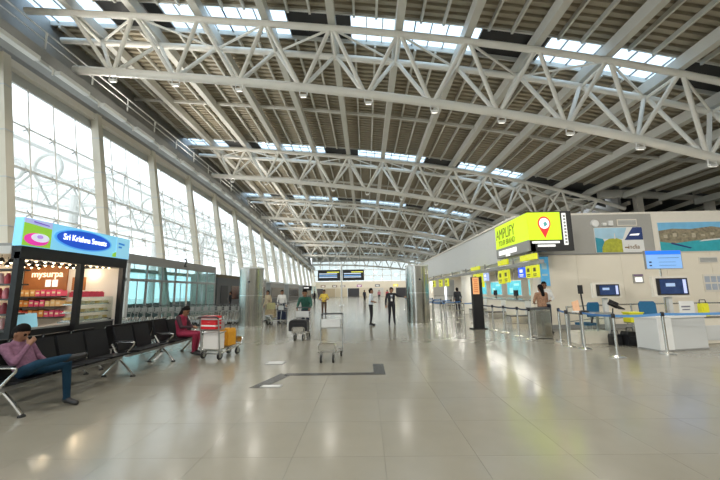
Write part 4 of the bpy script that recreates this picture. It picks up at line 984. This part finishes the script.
# ================================================================== baggage trolleys
def make_trolley():
    P = {}
    f = MB()
    for s in (-1, 1):
        f.tube([(s * .28, -.40, .12), (s * .28, -.44, .55), (s * .28, -.50, 1.0)], .017, 8)
        f.tube([(s * .28, -.40, .14), (s * .26, .0, .20), (s * .19, .50, .24)], .017, 8)
        f.tube([(s * .28, -.45, .62), (s * .27, -.20, .66)], .011, 6)
    f.tube([(-.28, -.40, .14), (.28, -.40, .14)], .015, 8).tube([(-.28, -.46, .70), (.28, -.46, .70)], .012, 6)
    P['frame'] = f.mesh('frame', M_alu, True)
    P['handle'] = MB().tube([(-.28, -.50, .99), (-.27, -.56, 1.03), (.27, -.56, 1.03), (.28, -.50, .99)], .021, 8).mesh('handle', M_dgrey, True)
    b = MB()
    for z in (.72, .82, .92): b.tube([(-.27, -.47, z), (-.25, -.24, z - .02), (.25, -.24, z - .02), (.27, -.47, z)], .008, 6)
    for i in range(6): b.cyl((-.25 + .1 * i, -.24, .70), (-.25 + .1 * i, -.24, .90), .006, 5).cyl((-.25 + .1 * i, -.46, .72), (-.25 + .1 * i, -.24, .70), .006, 5)
    P['basket'] = b.mesh('basket', M_alu, True)
    P['advert_panel'] = MB().box((0, -.225, .82), (.46, .012, .20)).mesh('advert_panel', M_lgrey)
    d = MB()
    for i in range(7): d.bar((-.2 + .066 * i, -.38, .215), (-.14 + .046 * i, .50, .265), .03, .012)
    for y in (-.3, 0, .3): d.bar((-.27 + .03 * y, y, .2 + .03 * y), (.27 - .03 * y, y, .2 + .03 * y), .03, .02)
    P['platform'] = d.mesh('platform', M_chrome)
    P['bumper'] = MB().tube([(-.2, .48, .25), (-.2, .53, .40), (-.17, .545, .43), (.17, .545, .43), (.2, .53, .40), (.2, .48, .25)], .02, 8).box((0, .535, .35), (.34, .015, .12)).mesh('bumper', M_chrome, True)
    wh = MB().lathe([(.05, -.018), (.085, -.018), (.09, -.01), (.09, .01), (.085, .018), (.05, .018)], 16, axis='X').mesh('wheel', M_rubber, True)
    hb = MB().lathe([(.02, -.024), (.045, -.022), (.045, .022), (.02, .024)], 12, axis='X').mesh('hub', M_alu, True)
    fk = MB().box((0, 0, .075), (.06, .05, .10)).mesh('fork', M_alu)
    return P, wh, hb, fk
TP = make_trolley()
def trolley(x, y, rz, label, group=None):
    P, wh, hb, fk = TP
    r = thing('baggage_trolley', label, 'trolley', (x, y, 0), rz, group)
    for n, me in P.items(): obj(n, me, r)
    for wx, wy in ((-.25, -.36), (.25, -.36), (-.14, .42), (.14, .42)):
        w = obj('wheel', wh, r, (wx, wy, .09)); obj('hub', hb, w); obj('fork', fk, w)
    return r
trolley(-.90, 8.45, PI - .02, 'empty baggage trolley standing alone beside the dark floor strip')
trolley(-2.30, 12.2, PI, 'baggage trolley loaded with a black bag before the person in green')
trolley(-3.72, 8.98, -.32, 'baggage trolley carrying red and white boxes beside the maroon-clad person')
for i in range(17): trolley(-12.6 + .36 * i, 18.0, PI / 2, 'empty baggage trolley nested in the row along the glass vestibule', 'nested baggage trolleys in the row')
trolley(-5.1, 18.6, PI, 'baggage trolley with stacked bags behind the steel air column')
trolley(-4.55, 17.6, 2.4, 'empty baggage trolley turned aside near the navy suitcase')
# loads
bag('duffel_bag', 'black duffel bag lying on a baggage trolley', 'bag', (-2.32, 11.98, .30), (.62, .5, .36), M_black, 0, True, .06)
def carton(label, loc, d, m, band, rz=0):
    r = thing('carton', label, 'box', loc, rz); MB().box((0, 0, d[2] / 2), d).build('box', m, r)
    MB().box((0, 0, d[2] * .5), (d[0] + .006, d[1] + .006, d[2] * .22)).build('band', band, r); MB().box((0, 0, d[2] + .002), (.05, d[1], .004)).build('tape', M_offw, r)
redm = mat('red_card', (.70, .02, .03), .5); whm = mat('white_card', (.85, .83, .8), .5)
carton('red carton with white band topping the trolley basket', (-3.86, 8.60, .90), (.44, .20, .15), redm, whm, -.32)
carton('white and red striped carton under the red one in the trolley basket', (-3.86, 8.60, .735), (.44, .20, .16), redm, whm, -.32)
carton('plain white carton standing on the platform of the box trolley', (-3.84, 8.74, .245), (.46, .22, .40), whm, whm, -.32)
bag('orange_bag', 'orange-yellow bag standing on the trolley platform', 'bag', (-3.66, 9.14, .27), (.30, .30, .42), mat('orange_cloth', (.72, .33, .02), .7, noise=.2, nscale=12), -.3)
# suitcase and stacked bags near the column
r = thing('suitcase', 'upright navy suitcase standing behind the steel air column', 'suitcase', (-4.55, 18.7, 0))
MB().box((0, 0, .42), (.46, .3, .72)).build('body', mat('navy_shell', (.012, .02, .06), .4), r); MB().tube([(-.12, .1, .75), (-.12, .1, 1.05), (.12, .1, 1.05), (.12, .1, .75)], .012, 6).build('handle', M_alu, r)
for sx in (-.18, .18):
    for sy in (-.1, .1): MB().lathe([(.03, -.012), (.03, .012)], 10, (sx, sy, .03), axis='X').build('wheel', M_rubber, r)
bag('tan_bag', 'tan cloth bag piled low on the trolley behind the steel column', 'bag', (-5.12, 18.5, .29), (.5, .4, .42), mat('tan_cloth', (.42, .33, .2), .8, noise=.3, nscale=14), 0, False)
bag('khaki_sack', 'khaki sack lying on top of the tan cloth bag', 'bag', (-5.1, 18.5, .715), (.42, .36, .34), mat('khaki_cloth', (.45, .42, .22), .8, noise=.3, nscale=14), .2, False)

# ================================================================== people
SKIN = mat('skin_brown', (.28, .14, .08), .55); HAIR = mat('black_hair', (.008, .007, .007), .85, spec=.15); EYE = mat('eye_dark', (.02, .015, .012), .2)
def person(label, loc, rz, caps, mats, voxel=.014, group=None):
    """caps: (tag, p, r1, q, r2); mats: tag -> material. One continuous remeshed body."""
    mb = MB()
    for c in caps: mb.capsule(c[1], c[2], c[3], c[4], 12)
    me0 = mb.mesh('tmp', SKIN); o = bpy.data.objects.new('tmp', me0); C.objects.link(o)
    rm = o.modifiers.new('r', 'REMESH'); rm.mode = 'VOXEL'; rm.voxel_size = voxel
    sm_ = o.modifiers.new('s', 'SMOOTH'); sm_.factor = .4; sm_.iterations = 2
    dg = bpy.context.evaluated_depsgraph_get(); me = bpy.data.meshes.new_from_object(o.evaluated_get(dg))
    bpy.data.objects.remove(o); bpy.data.meshes.remove(me0)
    tags = list(dict.fromkeys(c[0] for c in caps)); me.materials.clear()
    for t in tags: me.materials.append(mats[t])
    n = len(me.polygons); ce = np.empty(n * 3); me.polygons.foreach_get('center', ce); ce = ce.reshape(n, 3)
    best = np.full(n, 1e9); idx = np.zeros(n, int)
    for c in caps:
        p, q = np.array(c[1], float), np.array(c[3], float); d = q - p; L2 = max(d @ d, 1e-9)
        t = np.clip(((ce - p) @ d) / L2, 0, 1); dist = np.linalg.norm(ce - (p + t[:, None] * d), axis=1) - (c[2] + (c[4] - c[2]) * t)
        w = dist < best; best[w] = dist[w]; idx[w] = tags.index(c[0])
    me.polygons.foreach_set('material_index', idx.astype(np.int32)); me.polygons.foreach_set('use_smooth', np.ones(n, bool)); me.update()
    me.name = 'person'
    o = obj('person', me, None, loc, rz); return tag(o, label, 'person', group)
V = lambda *a: Vector(a)
def head(c, fwd, hair='short', up=V(0, 0, 1), sc=1.):
    c = Vector(c); f = Vector(fwd).normalized(); s = f.cross(up).normalized(); u = s.cross(f)
    k = []
    P = lambda a, b, d: c + s * a * sc + f * b * sc + u * d * sc
    k.append(('skin', P(0, .0, .035), .088 * sc, P(0, .018, -.05), .068 * sc)); k.append(('skin', P(0, .04, -.085), .04 * sc, P(0, .03, -.07), .05 * sc))
    k.append(('skin', P(0, .088, .0), .012 * sc, P(0, .104, -.028), .016 * sc))
    for e in (-1, 1):
        k.append(('skin', P(e * .084, -.005, .01), .02 * sc, P(e * .082, -.005, -.03), .014 * sc)); k.append(('eye', P(e * .032, .080, .012), .009 * sc, P(e * .034, .080, .012), .009 * sc))
        k.append(('hair', P(e * .02, .087, .034), .009 * sc, P(e * .045, .080, .036), .008 * sc))
    k.append(('lip', P(-.02, .082, -.062), .010 * sc, P(.02, .082, -.062), .010 * sc))
    k.append(('hair', P(0, -.012, .065), .092 * sc, P(0, -.035, .035), .092 * sc)); k.append(('hair', P(0, -.045, .02), .078 * sc, P(0, -.05, -.03), .065 * sc))
    if hair == 'long': k.append(('hair', P(0, -.07, .0), .07 * sc, P(0, -.10, -.22), .055 * sc))
    return k
def hand(wr, d, curl, side, tagn='skin'):
    """palm plus four unequal bent fingers and a thumb; d: pointing direction, curl: bend direction"""
    wr = Vector(wr); d = Vector(d).normalized(); cu = Vector(curl).normalized(); cu = (cu - d * cu.dot(d)).normalized(); s = d.cross(cu).normalized() * side
    k = [(tagn, wr, .026, wr + d * .075, .030)]
    for i, L in enumerate((.062, .072, .066, .050)):
        b = wr + d * .085 + s * (.028 - .0185 * i); m = b + d * L * .55 + cu * L * .18; e = m + d * L * .4 + cu * L * .42
        k += [(tagn, b, .0105, m, .0098), (tagn, m, .0098, e, .0085)]
    b = wr + d * .03 + s * .03; m = b + d * .03 + s * .03 + cu * .012; k += [(tagn, b, .014, m, .012), (tagn, m, .012, m + d * .032 + s * .004 + cu * .01, .010)]
    return k
def body(J, top='shirt', arm='shirt', fore='shirt', leg='pants', w=1., hips=1.):
    """J: dict of joints. Returns capsules for torso, arms and legs."""
    g = {k: Vector(v) for k, v in J.items()}; k = []
    pel, ch, nk = g['pelvis'], g['chest'], g['neck']; wa = pel.lerp(ch, .45)
    sx = (g['shr'] - g['shl']).normalized()
    for e in (-1, 1):
        k.append((leg, pel + sx * e * .065, .105 * hips, pel + sx * e * .06 + (wa - pel) * .2, .105))
        k.append((top, pel + sx * e * .06 + (wa - pel) * .35, .106 * w, wa + sx * e * .055, .104 * w)); k.append((top, wa + sx * e * .055, .104 * w, ch + sx * e * .075, .108 * w))
    k.append((top, g['shl'].lerp(g['shr'], .12), .068, g['shl'].lerp(g['shr'], .88), .068)); k.append((top, ch, .12 * w, nk - (nk - ch) * .3, .085))
    k.append(('skin', nk - (nk - ch) * .15, .052, g['head'] - (g['head'] - nk) * .35, .048))
    for a in 'lr':
        k.append((arm, g['sh' + a], .062, g['el' + a], .046)); k.append((fore, g['el' + a], .044, g['wr' + a], .031))
        k.append((leg, g['hip' + a], .092 * hips, g['kn' + a], .064)); k.append((leg, g['kn' + a], .062, g['an' + a], .045))
        fd = (g['toe' + a] - g['an' + a]); k.append(('shoe', g['an' + a] + V(0, 0, -.02), .045, g['toe' + a], .036)); k.append(('shoe', g['an' + a] - fd * .25 + V(0, 0, -.035), .034, g['an' + a] + V(0, 0, -.035), .04))
    return k
STAND = dict(pelvis=(0, 0, .93), chest=(0, .01, 1.27), neck=(0, 0, 1.46), head=(0, .02, 1.585), shl=(-.185, 0, 1.40), shr=(.185, 0, 1.40), ell=(-.25, -.03, 1.13), elr=(.25, -.03, 1.13),
             wrl=(-.25, .06, .90), wrr=(.25, .06, .90), hipl=(-.09, 0, .90), hipr=(.09, 0, .90), knl=(-.10, .02, .49), knr=(.10, .02, .49), anl=(-.11, -.03, .085), anr=(.11, -.03, .085), toel=(-.13, .15, .036), toer=(.13, .15, .036))
def st(**k): d = dict(STAND); d.update(k); return d
def mk(shirt, pants, shoe=None, **k):
    d = dict(skin=SKIN, hair=HAIR, eye=EYE, lip=mat('lip', (.20, .07, .06), .5), shirt=shirt, pants=pants, shoe=shoe or M_black); d.update(k); return d
blackcloth = mat('black_cloth', (.015, .015, .02), .8); whitecloth = mat('pale_blue_shirt', (.62, .68, .76), .8, noise=.06); navy = mat('navy_cloth', (.02, .025, .05), .8)

# man in pale shirt facing the man in black
J = st(ell=(-.27, .0, 1.14), wrl=(-.12, .18, 1.06), elr=(.27, .0, 1.14), wrr=(.10, .20, 1.08))
caps = body(J, fore='skin') + head(J['head'], (0, 1, -.05)) + hand(J['wrl'], (1, .3, 0), (0, 0, -1), 1) + hand(J['wrr'], (-1, .3, 0), (0, 0, -1), -1)
person('man in pale blue shirt and black trousers, hands folded, facing the suited man', (.22, 16.3, 0), -PI / 2 - .1, caps, mk(whitecloth, blackcloth))
# man in black with outstretched arm
J = st(ell=(-.27, -.03, 1.14), wrl=(-.28, .04, .90), elr=(.36, .12, 1.30), wrr=(.58, .24, 1.27), anl=(-.13, -.02, .085), anr=(.13, -.02, .085))
J = {k: (v[0], v[1], v[2] * 1.02) if k[:2] not in ('an', 'to') else v for k, v in J.items()}
caps = body(J) + head(J['head'], (-.7, .7, 0)) + hand(J['wrl'], (0, .1, -1), (0, 1, 0), 1) + hand(J['wrr'], (.9, .4, 0), (0, 0, -1), 1) + [('shirtw', V(0, .075, 1.36), .045, V(0, .095, 1.24), .03)]
m_ = person('man in black suit with white lanyard card pointing toward the check-in counters', (1.2, 16.45, 0), PI, [(c[0],) + tuple(Vector((-v.x, v.y, v.z)) if isinstance(v, Vector) else v if not isinstance(v, tuple) else (-v[0], v[1], v[2]) for v in c[1:]) for c in caps], mk(blackcloth, blackcloth, shirtw=whitecloth))
MB().box((0, .145, 1.16), (.08, .01, .11)).build('lanyard_card', M_wplast, m_); MB().bar((-.06, .10, 1.42), (-.01, .142, 1.22), .012, .004).bar((.06, .10, 1.42), (.01, .142, 1.22), .012, .004).build('lanyard', mat('lanyard_blue', (.5, .55, .65), .6), m_)
# person in green leaning on the loaded trolley
J = st(chest=(0, .10, 1.24), neck=(0, .20, 1.42), head=(0, .26, 1.55), shl=(-.19, .15, 1.35), shr=(.19, .15, 1.35), ell=(-.26, .25, 1.10), elr=(.26, .25, 1.10), wrl=(-.22, .50, 1.04), wrr=(.22, .50, 1.04), pelvis=(0, -.02, .93), knl=(-.1, .12, .5), anl=(-.1, .10, .085), toel=(-.1, .28, .036), knr=(.1, -.02, .48), anr=(.1, -.20, .10), toer=(.1, -.04, .036))
green = mat('dark_green_cloth', (.015, .085, .06), .8, noise=.3, nscale=20)
caps = body(J) + head(J['head'], (0, 1, -.2), 'long') + hand(J['wrl'], (0, .6, -.5), (0, -.3, -1), 1) + hand(J['wrr'], (0, .6, -.5), (0, -.3, -1), -1)
person('person in dark green top leaning on the handle of the loaded trolley', (-2.35, 13.4, 0), PI, caps, mk(green, navy))
# person in yellow behind the empty trolley, far
J = st(ell=(-.30, .02, 1.14), wrl=(-.16, .16, 1.04), elr=(.30, .02, 1.14), wrr=(.16, .16, 1.04))
caps = body(J, fore='skin') + head(J['head'], (.2, 1, 0)) + hand(J['wrl'], (.7, .5, 0), (0, 0, -1), 1) + hand(J['wrr'], (-.7, .5, 0), (0, 0, -1), -1)
person('person in yellow shirt and brown trousers walking beyond the empty trolley', (-2.75, 22.5, 0), PI - .1, caps, mk(mat('yellow_cloth', (.72, .52, .08), .8), mat('brown_cloth', (.10, .06, .035), .8)))
# people by the steel column
beige = mat('beige_cloth', (.48, .38, .25), .8, noise=.35, nscale=16)
person('person in beige clothes standing by the trolley of stacked bags', (-5.55, 19.4, 0), PI - .6, body(STAND) + head(STAND['head'], (0, 1, 0)) + hand(STAND['wrl'], (0, .2, -1), (0, 1, 0), 1) + hand(STAND['wrr'], (0, .2, -1), (0, 1, 0), -1), mk(beige, mat('khaki_trousers', (.3, .26, .18), .8)))
person('person in white shirt standing behind the navy suitcase', (-4.95, 20.2, 0), PI + .5, body(STAND) + head(STAND['head'], (0, 1, 0)) + hand(STAND['wrl'], (0, .2, -1), (0, 1, 0), 1) + hand(STAND['wrr'], (0, .2, -1), (0, 1, 0), -1), mk(mat('white_cloth', (.75, .75, .74), .8), navy))
# pair at the counter
J = st(ell=(-.26, .06, 1.14), wrl=(-.12, .24, 1.08), elr=(.26, .06, 1.14), wrr=(.12, .24, 1.08))
brown = mat('brown_print_cloth', (.36, .20, .12), .8, noise=.75, nscale=22)
person('person in brown printed blouse standing behind the steel cabinet', (6.12, 12.15, 0), .2, body(J) + head(J['head'], (0, 1, -.1), 'long') + hand(J['wrl'], (.6, .6, 0), (0, 0, -1), 1) + hand(J['wrr'], (-.6, .6, 0), (0, 0, -1), -1), mk(brown, navy))
J2 = {k: (v[0], v[1], v[2] * 1.07) if k[:2] not in ('an', 'to') else v for k, v in J.items()}
person('taller dark-haired person in white facing the one in printed blouse', (6.55, 12.75, 0), PI - .2, body(J2) + head(J2['head'], (0, 1, -.1)) + hand(J2['wrl'], (.6, .6, 0), (0, 0, -1), 1) + hand(J2['wrr'], (-.6, .6, 0), (0, 0, -1), -1), mk(mat('white_cloth', (.75, .75, .74), .8), navy))
# far passengers
far = [(-11.6, 29.3, 'dark-clad passenger standing before the dark booth', blackcloth), (-11.2, 31.5, 'passenger in grey shirt standing near the dark booth window', mat('grey_cloth', (.3, .3, .32), .8)), (-.2, 44, 'distant passenger in dark clothes walking below the flight boards', navy), (3.2, 52, 'distant passenger in red top near the far shops', mat('red_cloth', (.5, .05, .08), .8)), (2.2, 58, 'distant passenger in pink top near the far shops', mat('pink_cloth', (.65, .25, .3), .8)), (-7.5, 50, 'distant passenger in black walking along the grey booths', blackcloth), (4.2, 30, 'passenger in blue shirt standing in the queue lanes', mat('blue_cloth', (.1, .18, .4), .8)), (7.0, 26.5, 'passenger in dark jacket at a far check-in counter', navy), (5.9, 22.4, 'passenger in black shirt waiting beside the white round column', blackcloth), (4.7, 33.5, 'passenger in maroon top far along the queue lanes', mat('maroon_top', (.2, .03, .05), .8)), (5.9, 18.3, 'passenger in grey kurta behind the queue belts near the totem', mat('kurta_grey', (.25, .25, .27), .8))]
for x, y, lab, m in far: person(lab, (x, y, 0), random.uniform(0, 6), body(STAND) + head(STAND['head'], (0, 1, 0)) + hand(STAND['wrl'], (0, .2, -1), (0, 1, 0), 1) + hand(STAND['wrr'], (0, .2, -1), (0, 1, 0), -1), mk(m, blackcloth), .02)
# seated man in jeans: local +Y forward, world +X
J = dict(pelvis=(0, .06, .55), chest=(0, -.12, .80), neck=(0, -.16, .96), head=(.0, -.11, 1.06), shl=(-.19, -.15, .89), shr=(.19, -.15, .89), ell=(-.28, -.08, .70), wrl=(-.16, .14, .66), elr=(.22, .08, .70), wrr=(.08, .09, .90),
         hipl=(-.09, .08, .54), hipr=(.09, .08, .54), knl=(-.18, .46, .60), anl=(-.24, .46, .10), toel=(-.23, .62, .036), knr=(.24, .42, .68), anr=(-.06, .58, .72), toer=(-.18, .72, .73))
plaid = mat('mauve_plaid_cloth', (.22, .11, .17), .85, noise=.5, nscale=25, spec=.2); denim = mat('blue_denim', (.010, .04, .075), .85, noise=.3, nscale=40, spec=.2)
caps = body(J) + head(J['head'], (-.1, 1, -.45)) + hand(J['wrr'], (-.5, .1, .6), (-.3, -.6, 0), 1) + hand(J['wrl'], (.5, .8, 0), (0, 0, -1), 1)
person('seated man in mauve plaid shirt and jeans with one leg crossed, chin on hand', (-4.93, 5.02, 0), -PI / 2, caps, mk(plaid, denim), .012)
# seated person in maroon
J = dict(pelvis=(0, .02, .56), chest=(0, -.02, .86), neck=(0, .04, 1.02), head=(0, .10, 1.13), shl=(-.18, .0, .97), shr=(.18, .0, .97), ell=(-.23, .12, .74), wrl=(-.06, .32, .70), elr=(.23, .12, .74), wrr=(.06, .32, .72),
         hipl=(-.09, .06, .55), hipr=(.09, .06, .55), knl=(-.12, .44, .54), knr=(.12, .44, .54), anl=(-.12, .36, .10), anr=(.12, .42, .10), toel=(-.13, .54, .036), toer=(.13, .60, .036))
maroon = mat('maroon_cloth', (.30, .02, .06), .8, noise=.3, nscale=18); plum = mat('plum_cloth', (.05, .02, .03), .8)
caps = body(J, fore='vest', arm='vest') + head(J['head'], (.1, 1, -.5), 'long') + hand(J['wrl'], (.6, .6, .1), (0, 0, -1), 1) + hand(J['wrr'], (-.6, .6, .1), (0, 0, -1), -1)
person('seated person in maroon with black hair bending toward the box trolley', (-4.98, 9.30, 0), -PI / 2, caps, mk(maroon, maroon, vest=plum), .012)
r = thing('hanging_sign', 'small black overhead sign hanging over the far aisle', 'sign', (-7.2, 42, 2.05)); MB().box((0, 0, 0), (1.1, .15, .55)).build('panel', M_black, r); MB().box((-.1, -.08, .05), (.6, .01, .12)).build('lettering', M_textw, r); MB().cyl((0, 0, -.27), (0, 0, -2.05), .05, 8).build('post', M_mgrey, r)
